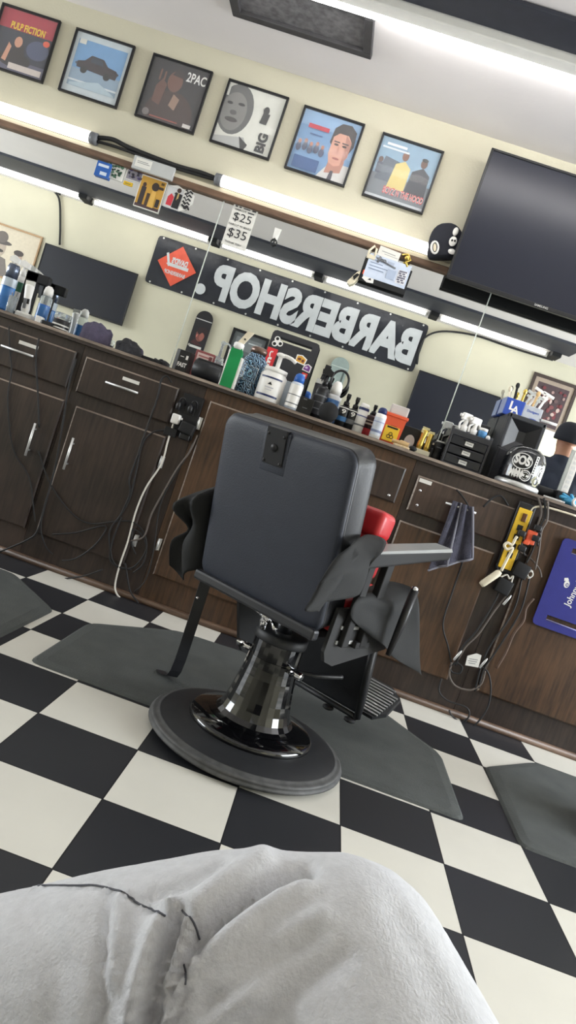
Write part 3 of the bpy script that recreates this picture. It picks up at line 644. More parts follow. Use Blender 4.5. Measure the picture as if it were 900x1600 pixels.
solo('gold_clip', MB(M_GOLD).at(T(q.x, 1.888, q.z) @ FRONT).tube([(-.03, .01, 0), (0, .02, .004), (.02, -.004, .004), (.0, -.02, 0), (.016, -.04, 0)], .006, 8).ball((.0, .0, .003), .014), 'small gold metal clip at the right of the licence holder', 'clip')
q = atY(556, 433, 1.9)
solo('shoe_charm', MB(M_CREAM).at(T(q.x, 1.9, q.z) @ FRONT @ R(-.5, 'Z')).prism([(-.014, -.05), (.006, -.052), (.016, -.03), (.012, .04), (.0, .05), (-.014, .02)], -.008, .01).mat(M_BLKM).prism([(-.012, -.01), (.006, -.02), (.006, .02), (-.008, .016)], .01, .014), 'cream shoe shaped charm hanging left of the licence holder', 'charm')
q = atY(576, 431, 1.888)
solo('sticker', MB(M_WHITE).at(T(q.x, 1.888, q.z) @ FRONT).prism([(-.03, -.02), (.0, -.035), (.035, -.03), (.03, .0), (.0, .01), (-.02, .015)], 0, .002).mat(M_ORANGE).poly([(-.035, .0), (-.01, -.006), (.0, .014), (-.02, .03), (-.036, .02)], .0024).mat(M_INK).poly([(.0, -.02), (.02, -.02), (.014, -.008)], .0026), 'red and white cut out sticker at the left corner of the licence holder', 'sticker')
# cap
q = atY(697, 380, 1.83)
t = thing('baseball_cap', 'black baseball cap with white emblems hung by the television corner', 'cap', (q.x, 1.875, q.z-.08))
capm = mat('black_cap_cloth', (30, 32, 42), .8, var=.05, bump=.1, bscale=200)
mb = MB(capm).at(T(q.x+.02, 1.875, q.z-.03) @ R(-.35, 'Y')); prof = []
for k in range(9): a = PI/2*k/8; prof.append((.098*math.cos(a)**.75 if k < 8 else 0, .15*math.sin(a)))
mb.lathe([(.09, -.03), (.098, -.015)]+prof, 28, sy=.4); mk('crown', mb, t, True)
mb = MB(capm).at(T(q.x+.1, 1.88, q.z+.0) @ R(1.2, 'Y')); mb.lathe([(.09, 0), (.1, .006), (.085, .012)], 24, sy=.35); mk('visor', mb, t, True)
mb = MB(M_WHITE).at(T(q.x-.047, 1.838, q.z-.035) @ FRONT @ R(.35, 'Z')); mb.tube([(.018*math.cos(k*PI/8), .03*math.sin(k*PI/8), 0) for k in range(16)], .0055, 6, closed=True)
mb.mat(M_CREAM).ell(0, 0, .008, .02, .001)
mb.at(T(q.x+.03, 1.832, q.z+.0) @ FRONT).mat(M_WHITE); mb.ball((0, .02, 0), .02, .026, .004).ball((.012, -.03, 0), .02, .014, .004).ball((-.004, .07, 0), .014, .022, .004).mat(M_INK).ell(-.006, .022, .005, .006, .005).ell(.008, .024, .005, .006, .005)
mk('cap_emblem', mb, t, True)

# ================================================================== THINGS ON THE COUNTER
def spot(bu, bv, tu, tv_, y):
    b = atY(bu, bv, y); t = atY(tu, tv_, y)
    return (b.x+t.x)/2, t.z-ZC
MPP = lambda y: (y-CAM.y+.06)/FPX      # metres per pixel at depth y
def body_mb(m, r, h, sh=.12, n=24, neck=.45, sx=1, sy=1):
    return MB(m).lathe([(r*.9, 0), (r, r*.12), (r, h*(1-sh)), (r*.93, h*(1-sh*.6)), (r*neck*1.15, h*.985), (r*neck, h)], n, sx=sx, sy=sy)
def lab(mb, m, r, z0, z1, n=24, sy=1, a0=0, a1=2*PI):   # a printed wrap label
    vs, fs = [], []
    for k in range(n+1):
        a = a0+(a1-a0)*k/n; vs += [(r*math.cos(a), r*sy*math.sin(a), z0), (r*math.cos(a), r*sy*math.sin(a), z1)]
    mb.mat(m).add(vs, [(2*k, 2*k+2, 2*k+3, 2*k+1) for k in range(n)], True); return mb
def bottle(name, label, cat, bu, bv, tu, tv_, wpx, y, m_body, m_label=None, top='spray', m_top=None, bfrac=.68, bands=(), text=None, group=None, lz=(.15, .8), tcol=None):
    x, H = spot(bu, bv, tu, tv_, y); r = wpx*MPP(y)*.5*.95; hb = H*bfrac
    t = thing(name, label, cat, (x, y, ZC), 0, group); m_top = m_top or M_BLK
    mk('bottle_body', body_mb(m_body, r, hb), t)
    if m_label or bands or text:
        mb = MB()
        if m_label: lab(mb, m_label, r*1.012, hb*lz[0], hb*lz[1])
        for z0, z1, mm_ in bands: lab(mb, mm_, r*1.02, hb*z0, hb*z1)
        if text:
            mb.mat(tcol or M_WHITE).at(T(0, -r*1.03, 0) @ FRONT)
            for s_, zc_, w_, h_ in text: mb.text(s_, 0, hb*zc_, w_*r, h_ and h_*hb, 0, .03)
        mk('label_wrap', mb, t)
    z = hb; mt = H-hb
    if top == 'spray':
        mb = MB(m_top); mb.lathe([(r*.5, z-.004), (r*.5, z+mt*.3), (r*.3, z+mt*.36), (r*.28, z+mt*.6)], 14)
        mb.box(-r*.36, r*.36, -r*.75, r*.5, z+mt*.58, z+mt, .004).tube([(0, -r*.7, z+mt*.82), (0, -r*1.0, z+mt*.82)], r*.14, 8)
        mk('spray_head', mb, t)
    elif top == 'trigger':
        mb = MB(m_top); mb.lathe([(r*.45, z-.004), (r*.45, z+mt*.3), (r*.3, z+mt*.36), (r*.24, z+mt*.6)], 14)
        mb.add([(-r*.9, -.012, z+mt*.62), (r*.7, -.012, z+mt*.55), (r*.8, -.012, z+mt*.85), (-r*.2, -.012, z+mt), (-r*1.0, -.012, z+mt*.85), (-r*.9, .012, z+mt*.62), (r*.7, .012, z+mt*.55), (r*.8, .012, z+mt*.85), (-r*.2, .012, z+mt), (-r*1.0, .012, z+mt*.85)],
               [(0, 1, 2, 3, 4), (9, 8, 7, 6, 5), (0, 5, 6, 1), (1, 6, 7, 2), (2, 7, 8, 3), (3, 8, 9, 4), (4, 9, 5, 0)])
        mb.tube([(-r*.5, 0, z+mt*.62), (-r*.75, 0, z+mt*.4), (-r*.6, 0, z+mt*.2)], r*.1, 6); mk('trigger_head', mb, t)
    elif top == 'cap':
        mk('cap', MB(m_top).lathe([(r*.86, z-.012), (r*.86, z+mt*.75), (r*.7, z+mt), (0, z+mt)], 20), t)
    elif top == 'dome':
        mk('cap', MB(m_top).lathe([(r*.8, z-.006), (r*.82, z+mt*.3), (r*.7, z+mt*.75), (r*.35, z+mt), (0, z+mt)], 20), t)
    elif top == 'pump':
        mb = MB(m_top); mb.lathe([(r*.75, z-.008), (r*.75, z+mt*.16), (r*.2, z+mt*.2), (r*.16, z+mt*.8)], 16)
        mb.ball((0, 0, z+mt*.86), r*.32, r*.32, mt*.12, 12, 8)
        mb.tube(spline([(0, 0, z+mt*.9), (r*.8, -.01, z+mt*.88), (r*1.3, -.015, z+mt*.72)]), r*.12, 8); mk('pump', mb, t)
    return t
def blackb(n): return mat('black_bottle', (24, 24, 27), .3)
MBK = blackb(0)
# --- left end
t = bottle('disinfectant_jar', 'tall jar of blue disinfectant with dark lid at far left of counter', 'jar', 9, 478, 19, 412, 23, 1.66, M_CLEARB, None, 'cap', mat('smoky_lid', (96, 104, 122), .2, .6), .72, ((.74, .98, mat('clear_top', (188, 200, 212), .15, var=0)), (.1, .7, mat('blue_fluid_wall', (66, 124, 192), .15, var=.12))))
x, H = spot(44, 494, 60, 418, 1.80)
t = thing('tool_stand', 'black upright barber tool stand with side arm, behind the white clippers', 'stand', (x, 1.80, ZC))
mk('stand_base', MB(M_BLKM).box(-.06, .1, -.07, .04, 0, .03, .006), t)
mk('stand_column', MB(M_BLKM).box(-.06, .012, -.01, .03, .03, H*.9, .006).box(-.06, .07, -.01, .03, H*.72, H*.9, .006), t)
bottle('spray_bottle', 'white spray bottle with green label at far left behind the blue jar', 'spray bottle', 27, 487, 34, 405, 21, 1.882, M_WHITE, mat('green_label', (58, 110, 84), .5), 'trigger', M_WHITE, .72, lz=(.62, .85))
bottle('spray_bottle', 'white trigger spray bottle with dark neck, at the foot of the reflected sepia print', 'spray bottle', 12, 468, 22, 398, 18, 1.78, M_CREAM, None, 'trigger', M_WHITE, .7, ((.86, .97, M_BLK),))
x, H = spot(16, 484, 21, 463, 1.56)
solo('glass_cup', MB(M_CLEAR).at(T(x, 1.56, ZC)).lathe([(.014, 0), (.019, .004), (.022, H), (.019, H), (.015, .008), (0, .008)], 16).mat(M_GREY).tube([(.004, 0, .01), (.012, .004, H*1.3)], .003, 6).tube([(-.004, 0, .01), (-.01, -.004, H*1.2)], .003, 6), 'small clear cup of clips in front of the black tool stand', 'cup')
x, H = spot(43, 489, 51, 440, 1.6)
t = thing('hair_clipper', 'white hair clipper standing in its charging base by the blue bottle', 'clipper', (x, 1.6, ZC))
mk('charging_base', MB(M_WHITE).box(-.04, .045, -.03, .03, 0, .03, .008), t)
mk('clipper_body', MB(M_WHITE).at(R(-.1, 'Y')).lathe([(.016, .02), (.022, .05), (.019, .1), (.024, H*.86), (.02, H*.9)], 16, sy=.8).mat(M_GREY).box(-.008, .008, -.024, -.016, .05, .1, .003), t)
mk('clipper_blade', MB(M_STEEL).at(R(-.1, 'Y')).box(-.022, .022, -.008, .008, H*.88, H).mat(M_BLK).box(-.018, .018, -.0185, -.012, .075, .1), t)
bottle('small_bottle', 'small bottle half filled with blue liquid, white cap, left of the black lidded tub', 'bottle', 69, 490, 76, 447, 19, 1.66, M_CLEAR, None, 'dome', M_WHITE, .78, ((.05, .62, mat('blue_fluid_wall2', (58, 112, 176), .2, var=.1)), (.62, .66, M_BLUE)))
x, H = spot(63, 499, 66, 484, 1.55)
solo('small_tray', MB(M_WHITE).at(T(x, 1.55, ZC)).box(-.016, .016, -.02, .02, 0, .035, .004), 'tiny white plastic tray in front of the small blue bottle', 'tray')
x, H = spot(77, 505, 79, 497, 1.56)
solo('flat_case', MB(M_BLK).at(T(x, 1.56, ZC)).box(-.03, .03, -.03, .03, 0, .024, .006), 'low flat black case between small blue bottle and lidded tub', 'case')
x, H = spot(95, 513, 99, 490, 1.58); r = .042
t = thing('pomade_tub', 'low black tub with clear lid and pale label, left of the purple towel', 'tub', (x, 1.58, ZC))
mk('tub_body', MB(MBK).lathe([(r*.95, 0), (r, .006), (r, H*.62), (r*.9, H*.64)], 24), t)
mk('label_wrap', lab(MB(), M_PAPER, r*1.01, H*.1, H*.17), t); mk('label_wrap', lab(MB(), M_PAPER, r*1.01, H*.28, H*.36), t)
mk('lid', MB(M_CLEAR).lathe([(r*1.02, H*.62), (r*1.02, H*.95), (r*.96, H), (0, H)], 24), t)
def heap(name, label, cat, m, bu, bv, tu, tv_, wpx, y, seed, group=None):
    x, H = spot(bu, bv, tu, tv_, y); w = wpx*MPP(y)/2; rows = []
    for i in range(15):
        th = PI*.5*i/14; rr = []
        for j in range(33):
            a = 2*PI*j/32; d = mnoise.noise(Vector((math.cos(a)*1.6+seed, math.sin(a)*1.6, i*.22)))*.25+mnoise.noise(Vector((math.cos(a)*5+seed, math.sin(a)*5, i*.6)))*.13
            k = math.cos(th)**.6 if i < 14 else 0
            rr.append((w*k*math.cos(a)*(1+d*.6), .09*k*math.sin(a)*(1+d*.6), max(.001, H*(math.sin(th)**.8)*(1+d*.9))))
        rows.append(rr)
    mb = MB(m).grid(rows).at(Matrix()); mb.v = [q+Vector((x, y, ZC)) for q in mb.v]
    return solo(name, mb, label, cat, mods=(SUB1,))
heap('towel', 'crumpled purple grey towel heaped on the counter under the left mirror', 'towel', mat('purple_towel', (84, 78, 98), .95, var=.25, scale=25, bump=.6, bscale=140), 150, 535, 153, 506, 50, 1.62, 2.3)
heap('cord_bundle', 'bundle of black cord and cloth beside the purple towel', 'cord', mat('black_bundle', (40, 40, 44), .8, var=.4, scale=40, bump=.8, bscale=90), 201, 552, 203, 533, 40, 1.6, 7.7)
x, H = spot(236, 566, 238, 557, 1.56)
solo('comb', MB(M_BLKM).at(T(x, 1.56, ZC)).box(-.05, .05, -.012, .012, 0, .02, .003), 'flat black comb lying on counter left of the black product box', 'comb')
# --- by the skateboard reflection
x, H = spot(284, 578, 291, 549, 1.62); w = .074
t = thing('product_box', 'small black product box lettered FAST with silver side', 'box', (x, 1.62, ZC), -.15)
mk('box_body', MB(MBK).box(-w/2, w/2, -.03, .03, 0, H, .002).mat(M_GREY).box(-w/2-.001, -w/2+.016, -.031, .031, .002, H-.002), t)
mk('lettering', MB(M_WHITE).at(T(.008, -.0305, 0) @ FRONT).text('FAST', 0, H*.36, .05, .022, 0, .04).rect(-.02, H*.7, .0, H*.73).rect(.01, H*.62, .022, H*.8), t)
x, H = spot(312, 588, 321, 550, 1.7)
t = thing('card_stand', 'reddish stand with a white printed card, behind the black cylindrical case', 'card stand', (x, 1.7, ZC), 0)
mk('stand_body', MB(mat('dusty_red_card', (150, 84, 84), .6)).box(-.05, .05, -.012, .02, 0, H, .003), t)
mb = MB(); art(mb.at(T(.004, -.0125, H/2+.004) @ FRONT), .084, H*.78, [('r', 0, 0, 1, 1, (222, 196, 190)), ('e', .62, .5, .2, .2, (110, 62, 60)), ('e', .62, .5, .08, .08, (222, 196, 190)), ('e', .2, .2, .09, .12, (60, 56, 58)), ('r', .1, .84, .9, .9, (180, 110, 108)), ('r', .75, .7, .95, .95, (120, 70, 70)), ('r', .1, .6, .36, .64, (150, 100, 98)), ('r', .1, .5, .36, .53, (150, 100, 98))]); mk('printed_card', mb, t)
bottle('pump_bottle', 'clear round pump bottle between the red card and the green bottle', 'pump bottle', 338, 583, 347, 531, 24, 1.8, M_CLEAR, None, 'pump', M_CLEAR, .55)
x, H = spot(326, 597, 330, 569, 1.53)
t = thing('roll_case', 'black cylindrical soft case lying in front of the red card stand', 'case', (x, 1.53, ZC))
mk('case_body', MB(M_VINYLB).at(T(0, 0, .045)).tube([(-.085, 0, 0), (-.08, 0, 0), (.055, 0, 0), (.06, 0, 0)], [.034, .045, .045, .034], 20).mat(M_BLKM).box(-.075, .055, -.02, .05, .02, .05, .006), t)
# green spray bottle
x, H = spot(352, 605, 372, 544, 1.52)
t = thing('cleaner_bottle', 'flat bright green bottle with a cream brush nozzle beside the patterned blue jar', 'bottle', (x, 1.52, ZC))
w = .062
mk('bottle_body', MB(M_GREEN).prism([(-w/2, 0), (w/2, 0), (w/2, H*.9), (w*.36, H), (-w*.36, H), (-w/2, H*.9)], -.018, .018).at(Matrix()), t)
t.children[0].data.transform(FRONT)
mb = MB(M_WHITE); mb.box(-w/2-.004, -w/2+.003, -.0185, .0185, 0, H*.92, .002).box(w/2-.003, w/2+.012, -.016, .016, 0, H*.8, .004); mk('label_wrap', mb, t)
mb = MB(M_WHITE); mb.lathe([(.026, H-.006), (.026, H+.02), (.02, H+.026)], 16); mb.mat(M_CREAM).add([(-.012, -.01, H+.02), (.016, -.01, H+.02), (.052, -.01, H+.092), (.02, -.01, H+.09), (-.012, .01, H+.02), (.016, .01, H+.02), (.052, .01, H+.092), (.02, .01, H+.09)],
    [(0, 1, 2, 3), (7, 6, 5, 4), (0, 4, 5, 1), (1, 5, 6, 2), (2, 6, 7, 3), (3, 7, 4, 0)]).mat(M_BLK).box(.016, .024, -.0115, -.01, H+.045, H+.053); mk('nozzle', mb, t)
# patterned jar
x, H = spot(388, 612, 403, 542, 1.62); r = 36*MPP(1.62)*.5
t = thing('comb_jar', 'large clear jar patterned blue and black with a metal lid, right of the green bottle', 'jar', (x, 1.62, ZC))
def swirl():
    m = bpy.data.materials.new('blue_black_swirl'); m.use_nodes = True; nt = m.node_tree; b = nt.nodes['Principled BSDF']
    tc = nt.nodes.new('ShaderNodeTexCoord'); w_ = nt.nodes.new('ShaderNodeTexWave'); w_.inputs['Scale'].default_value = 40; w_.inputs['Distortion'].default_value = 14; w_.bands_direction = 'DIAGONAL'
    nt.links.new(tc.outputs['Object'], w_.inputs['Vector']); cr = nt.nodes.new('ShaderNodeValToRGB')
    cr.color_ramp.elements[0].color = (*lin((24, 30, 40)), 1); cr.color_ramp.elements[1].color = (*lin((170, 200, 220)), 1); cr.color_ramp.elements[0].position = .35
    e = cr.color_ramp.elements.new(.7); e.color = (*lin((58, 112, 160)), 1)
    nt.links.new(w_.outputs['Fac'], cr.inputs[0]); nt.links.new(cr.outputs[0], b.inputs['Base Color']); b.inputs['Roughness'].default_value = .2; return m
mk('jar_body', MB(swirl()).lathe([(r*.95, 0), (r, .01), (r, H*.72), (r*.7, H*.82), (r*.66, H*.86)], 28), t)
mb = MB(M_WHITE).at(T(0, -r*1.02, H*.42) @ FRONT); o = [(-.03, -.035), (.035, -.04), (.035, .035), (-.03, .04)]
mb.tube([(a, b, 0) for a, b in o], .0018, 4, closed=True).mat(flat(150, 200, 220)).tube([(.012*math.cos(k*PI/6), .015*math.sin(k*PI/6), .001) for k in range(12)], .002, 4, closed=True); mk('label_print', mb, t)
mk('lid', MB(mat('bronze_lid', (120, 100, 92), .3, .8)).lathe([(r*.7, H*.86), (r*.72, H*.96), (r*.5, H), (0, H)], 24), t)
# black sticker mat leaning on the mirror
A = atY(429, 516, 1.88); B = atY(497, 538, 1.88); cx = (A.x+B.x)/2+.005; W = .262; Hm = A.z-ZC+.01
t = thing('station_mat', 'black barber mat with handle slot and stickers leaning on the mirror', 'mat', (cx, 1.86, ZC), 0)
M = T(cx, 1.835, ZC) @ R(-.14, 'X') @ FRONT
mb = MB(mat('black_mat_rubber', (42, 42, 46), .6)).at(M)
o = rrect(W, Hm, .025, 5, 0, Hm/2); sl0, sl1 = Hm-.052, Hm-.03
# body with a real slot: strips around the opening
mb.prism([(-W/2, .0), (W/2, .0), (W/2, sl0), (-W/2, sl0)], 0, .006)
mb.prism([(-W/2, sl0), (-W*.36, sl0), (-W*.36, sl1), (-W/2, sl1)], 0, .006).prism([(W*.36, sl0), (W/2, sl0), (W/2, sl1), (W*.36, sl1)], 0, .006)
mb.prism([(-W/2, sl1), (W/2, sl1), (W/2, Hm-.02), (W/2-.006, Hm-.006), (W/2-.02, Hm), (-W/2+.02, Hm), (-W/2+.006, Hm-.006), (-W/2, Hm-.02)], 0, .006); mk('mat_sheet', mb, t, True)
mb = MB(flat(206, 48, 54)).at(M); mb.rect(-W/2+.002, .02, -W/2+.058, Hm-.1, .0066); mb.mat(M_WHITE).text('Supreme', -W/2+.03, (.02+Hm-.1)/2, Hm-.15, .036, .0072, .05, PI/2); mk('sticker', mb, t, True)
mb = MB(M_WHITE).at(M)
for k in range(3): a = PI/2+k*2*PI/3+.3; mb.ell(-W/2+.04+.016*math.cos(a), Hm-.062+.016*math.sin(a), .016, .016, .0066+.0002*k, 12)
mb.mat(M_INK)
for k in range(3): a = PI/2+k*2*PI/3+.3; mb.ell(-W/2+.04+.018*math.cos(a), Hm-.062+.018*math.sin(a), .009, .009, .0074, 10)
mk('sticker', mb, t, True)
mb = MB(M_WHITE).at(M); mb.poly([(.03, Hm-.13), (.085, Hm-.136), (.09, Hm-.1), (.06, Hm-.085), (.03, Hm-.09)], .0066); mb.mat(flat(214, 160, 60)).poly([(.034, Hm-.125), (.08, Hm-.13), (.084, Hm-.103), (.058, Hm-.09), (.036, Hm-.095)], .007).mat(flat(110, 60, 40)).ell(.05, Hm-.11, .01, .008, .0073, 10).ell(.07, Hm-.115, .008, .009, .0073, 10); mk('sticker', mb, t, True)
mb = MB(M_WHITE).at(M); mb.poly([(.08, Hm-.16), (.125, Hm-.165), (.127, Hm-.13), (.105, Hm-.12), (.085, Hm-.13)], .0068); mb.mat(flat(120, 60, 140)).poly([(.085, Hm-.155), (.12, Hm-.16), (.12, Hm-.135), (.105, Hm-.126), (.09, Hm-.135)], .0073).mat(flat(210, 190, 220)).ell(.1, Hm-.142, .008, .006, .0076, 10); mk('sticker', mb, t, True)
mb = MB(flat(214, 60, 52)).at(M); mb.rect(.088, Hm-.2, .118, Hm-.172, .0067); mb.mat(M_WHITE).rect(.096, Hm-.192, .11, Hm-.18, .007); mk('sticker', mb, t, True)
mk('lettering', MB(M_WHITE).at(M).text('n.', .1, Hm-.25, None, .03, .0068, .07, PI/2-.15).text('r', .094, Hm-.29, None, .026, .0068, .07, PI/2-.15), t, True)
# white pump tub
x, H = spot(419, 629, 437, 551, 1.56); r = 41*MPP(1.56)*.5
t = thing('pump_tub', 'large white tub with a white pump top and blue striped label', 'tub', (x, 1.56, ZC)); hb = H*.66
mk('tub_body', MB(M_WHITE).lathe([(r*.94, 0), (r, .008), (r, hb*.8), (r*.8, hb*.9), (r*.8, hb*.92)], 30), t)
mb = lab(lab(MB(), M_NAVY, r*1.01, hb*.14, hb*.2, a0=-2.5, a1=-.7), M_NAVY, r*1.01, hb*.68, hb*.73, a0=-2.5, a1=-.7); mb.mat(flat(190, 190, 200)).at(T(0, -r*1.02, 0) @ FRONT).rect(-.02, hb*.4, .022, hb*.43).rect(-.016, hb*.33, .016, hb*.35).mat(M_INK).poly([(-.012, hb*.5), (.012, hb*.5), (0, hb*.58)]); mk('label_wrap', mb, t)
mb = MB(M_WHITE).lathe([(r*.88, hb*.9), (r*.88, hb*1.02), (r*.3, hb*1.06), (.011, hb*1.07), (.011, H*.93)], 24); mb.ball((0, 0, H*.96), .024, .02, .012); mb.tube(spline([(0, 0, H*.97), (.05, -.01, H*.955), (.08, -.015, H*.9)]), .009, 8); mk('pump', mb, t)
x, H = spot(441, 632, 450, 596, 1.68)
solo('plastic_box', MB(mat('frosted_grey_box', (150, 156, 160), .3, var=.03)).at(T(x, 1.68, ZC)).box(-.034, .034, -.03, .03, 0, H, .004), 'frosted grey plastic box between white tub and blue capped can', 'box')
bottle('spray_can', 'silvery spray can with bright blue spray cap in front of the black mat', 'spray can', 453, 640, 470, 584, 21, 1.53, mat('pale_can', (196, 204, 214), .3, .3), M_WHITE, 'dome', M_BLUE, .79, ((.2, .24, M_GREY), (.5, .53, M_GREY)), None, lz=(.1, .86))
x, H = spot(474, 647, 479, 622, 1.56)
t = thing('product_box', 'small plain black box right of the blue capped spray can', 'box', (x, 1.56, ZC), .1)
mk('box_body', MB(MBK).box(-.036, .036, -.03, .03, 0, H, .003), t); mk('lettering', MB(M_GREY).at(T(0, -.0308, 0) @ FRONT).rect(-.012, .03, .012, .034).rect(-.018, H-.012, .0, H-.007), t)
x, H = spot(487, 643, 500, 590, 1.80)
t = thing('hair_clipper', 'black cordless hair clipper standing behind small black box', 'clipper', (x, 1.80, ZC))
mk('clipper_body', MB(M_BLK).lathe([(.02, 0), (.024, .03), (.019, H*.5), (.023, H*.86)], 16, sy=.8), t); mk('clipper_blade', MB(M_STEEL).box(-.02, .02, -.007, .007, H*.85, H*.97), t)
x, H = spot(478, 640, 497, 560, 1.87)
solo('comb', MB(M_BLKM).at(T(x+.035, 1.87, ZC) @ R(.06, 'Y')).box(-.016, .016, -.004, .004, 0, H*.95, .002), 'long black barber comb standing against mirror at right edge of the black mat', 'comb')
bottle('spray_bottle', 'tall black spray bottle with pale print, left of the round black brush', 'spray bottle', 490, 653, 516, 576, 21, 1.66, MBK, mat('dark_label', (46, 46, 50), .4), 'trigger', MBK, .66, ((.3, .33, M_GREY), (.5, .52, M_GREY), (.68, .72, M_GREY)))
bottle('spray_can', 'blue labelled can with white cap and black loop behind the round brush', 'spray can', 512, 655, 528, 596, 22, 1.7, mat('white_can', (214, 216, 220), .3), mat('blue_label', (78, 120, 176), .4, var=.3, scale=60), 'dome', M_WHITE, .72)
x, H = spot(527, 620, 528, 590, 1.76)
solo('hand_mirror', MB(M_BLK).at(T(x, 1.78, ZC+.235) @ FRONT).tube([(.045*math.cos(k*PI/12), .055*math.sin(k*PI/12), 0) for k in range(24)], .007, 8, closed=True).box(-.008, .008, -.235, -.05, -.006, .006, .003).mat(mm).ell(0, 0, .04, .05, .002, 24), 'black rimmed hand mirror standing behind the blue can', 'mirror')
x, H = spot(507, 664, 518, 629, 1.51)
t = thing('round_brush', 'round black palm brush standing on edge in front of the blue can', 'brush', (x, 1.51, ZC)); r = H/2
mk('brush_disc', MB(M_BLKM).at(T(0, 0, r) @ FRONT @ T(0, 0, -.012)).lathe([(r*.9, 0), (r, .006), (r, .02), (r*.92, .026), (0, .027)], 32), t)
mk('brush_pad', MB(mat('dark_bristle', (30, 29, 30), .9, var=.3, scale=80)).at(T(0, .01, r) @ FRONT @ T(0, 0, -.03)).lathe([(r*.8, 0), (r*.86, .025)], 24), t)
for i, (b_, t_, lb) in enumerate((((531, 664), (546, 616), 'black bottle with large white 9 and blue band, touching the round brush'), ((546, 669), (559, 621), 'black bottle with large white 9 and grey band, left of the white powder bottle'))):
    tt = bottle('spray_bottle', lb, 'spray bottle', *b_, *t_, 19, 1.62, MBK, None, 'spray', MBK, .66, ((.3, .5, flat(60, 110, 160) if i == 0 else flat(110, 112, 116)), (.86, .9, M_WHITE)), (('9', .72, .75, .2),), 'black tonic bottles marked 9')
bottle('powder_bottle', 'white powder bottle with navy band and white cap beside red labelled bottle', 'bottle', 557, 676, 571, 631, 17, 1.6, M_WHITE, None, 'cap', M_WHITE, .86, ((.9, 1.0, M_NAVY), (.3, .36, M_GREY), (.66, .7, flat(90, 100, 150))))
bottle('spray_bottle', 'dark spray bottle with red lower label behind the blue capped can', 'spray bottle', 572, 683, 587, 633, 17, 1.68, mat('dark_red_bottle', (64, 40, 40), .35), None, 'spray', MBK, .7, ((.1, .38, flat(200, 60, 62)), (.55, .62, flat(206, 190, 170)), (.7, .74, flat(206, 190, 170))))
bottle('spray_can', 'white spray can with navy blue cap left of the orange sharps container', 'spray can', 584, 688, 599, 637, 18, 1.56, M_WHITE, mat('pale_blue_label', (200, 206, 216), .4, var=.1), 'dome', M_NAVY, .84, ((.25, .34, flat(120, 130, 160)), (.62, .66, flat(150, 160, 190))))
# sharps container
x, H = spot(605, 696, 617, 652, 1.6); w = 33*MPP(1.6)
t = thing('sharps_container', 'orange red sharps container with yellow biohazard label and clear lid', 'container', (x, 1.6, ZC))
mb = MB(M_ORANGE); a, b = w*.42, w*.5
mb.add([(-a, -.035, 0), (a, -.035, 0), (a, .035, 0), (-a, .035, 0), (-b, -.042, H), (b, -.042, H), (b, .042, H), (-b, .042, H)], [(0, 3, 2, 1), (4, 5, 6, 7), (0, 1, 5, 4), (1, 2, 6, 5), (2, 3, 7, 6), (3, 0, 4, 7)]).box(-b-.006, b+.006, -.048, .048, H-.004, H+.012, .003); mk('container_body', mb, t)
mk('container_lid', MB(mat('cloudy_lid', (216, 210, 206), .3, var=0, alpha=.7)).box(-b*.75, b*.95, -.02, .04, H+.012, H+.06, .006), t)
mb = MB(M_YELLOW).at(T(0, -.0395, H*.5) @ R(-.05, 'X') @ FRONT); hh = H*.8; mb.box(-a*.8, a*.8, -hh/2, hh/2, -.002, .001)
mb.mat(M_INK).rect(-a*.3, hh*.2, a*.4, hh*.27, .0014).rect(-a*.6, hh*.08, a*.6, hh*.16, .0014)
for k in range(3): q_ = PI/2+k*2*PI/3; mb.tube([(.009*math.cos(q_)+.008*math.cos(j*PI/5), -hh*.25+.009*math.sin(q_)+.008*math.sin(j*PI/5), .0014) for j in range(10)], .0016, 4, closed=True)
mk('biohazard_label', mb, t)
x, H = spot(633, 706, 643, 668, 1.74)
t = thing('tissue_box', 'black box with a white oval on its face right of the sharps container', 'box', (x, 1.74, ZC))
mk('box_body', MB(MBK).box(-.052, .052, -.03, .03, 0, H, .003).mat(M_CREAM).box(-.053, -.05, -.031, .031, 0, H).box(.05, .053, -.031, .031, 0, H), t); mk('oval_opening', MB(M_PAPER).at(T(.004, -.0308, H*.42) @ FRONT).ell(0, 0, .026, .036), t)
x, H = spot(629, 704, 631, 694, 1.5)
t = thing('neck_brush', 'tan wooden neck brush lying on the counter edge below the oval box', 'brush', (x, 1.5, ZC))
mk('brush_handle', MB(mat('tan_wood', (196, 164, 116), .5)).at(T(0, 0, .016)).tube(spline([(-.06, .01, .004), (-.02, 0, .006), (.02, 0, .004)]), [.009]*6+[.014]*6+[.016], 10), t); mk('bristles', MB(mat('pale_bristle', (206, 184, 148), .9, var=.2, scale=60)).box(-.05, .03, -.016, .014, 0, .012, .004).mat(M_BLKM).ball((.045, 0, .014), .02, .016, .013), t)
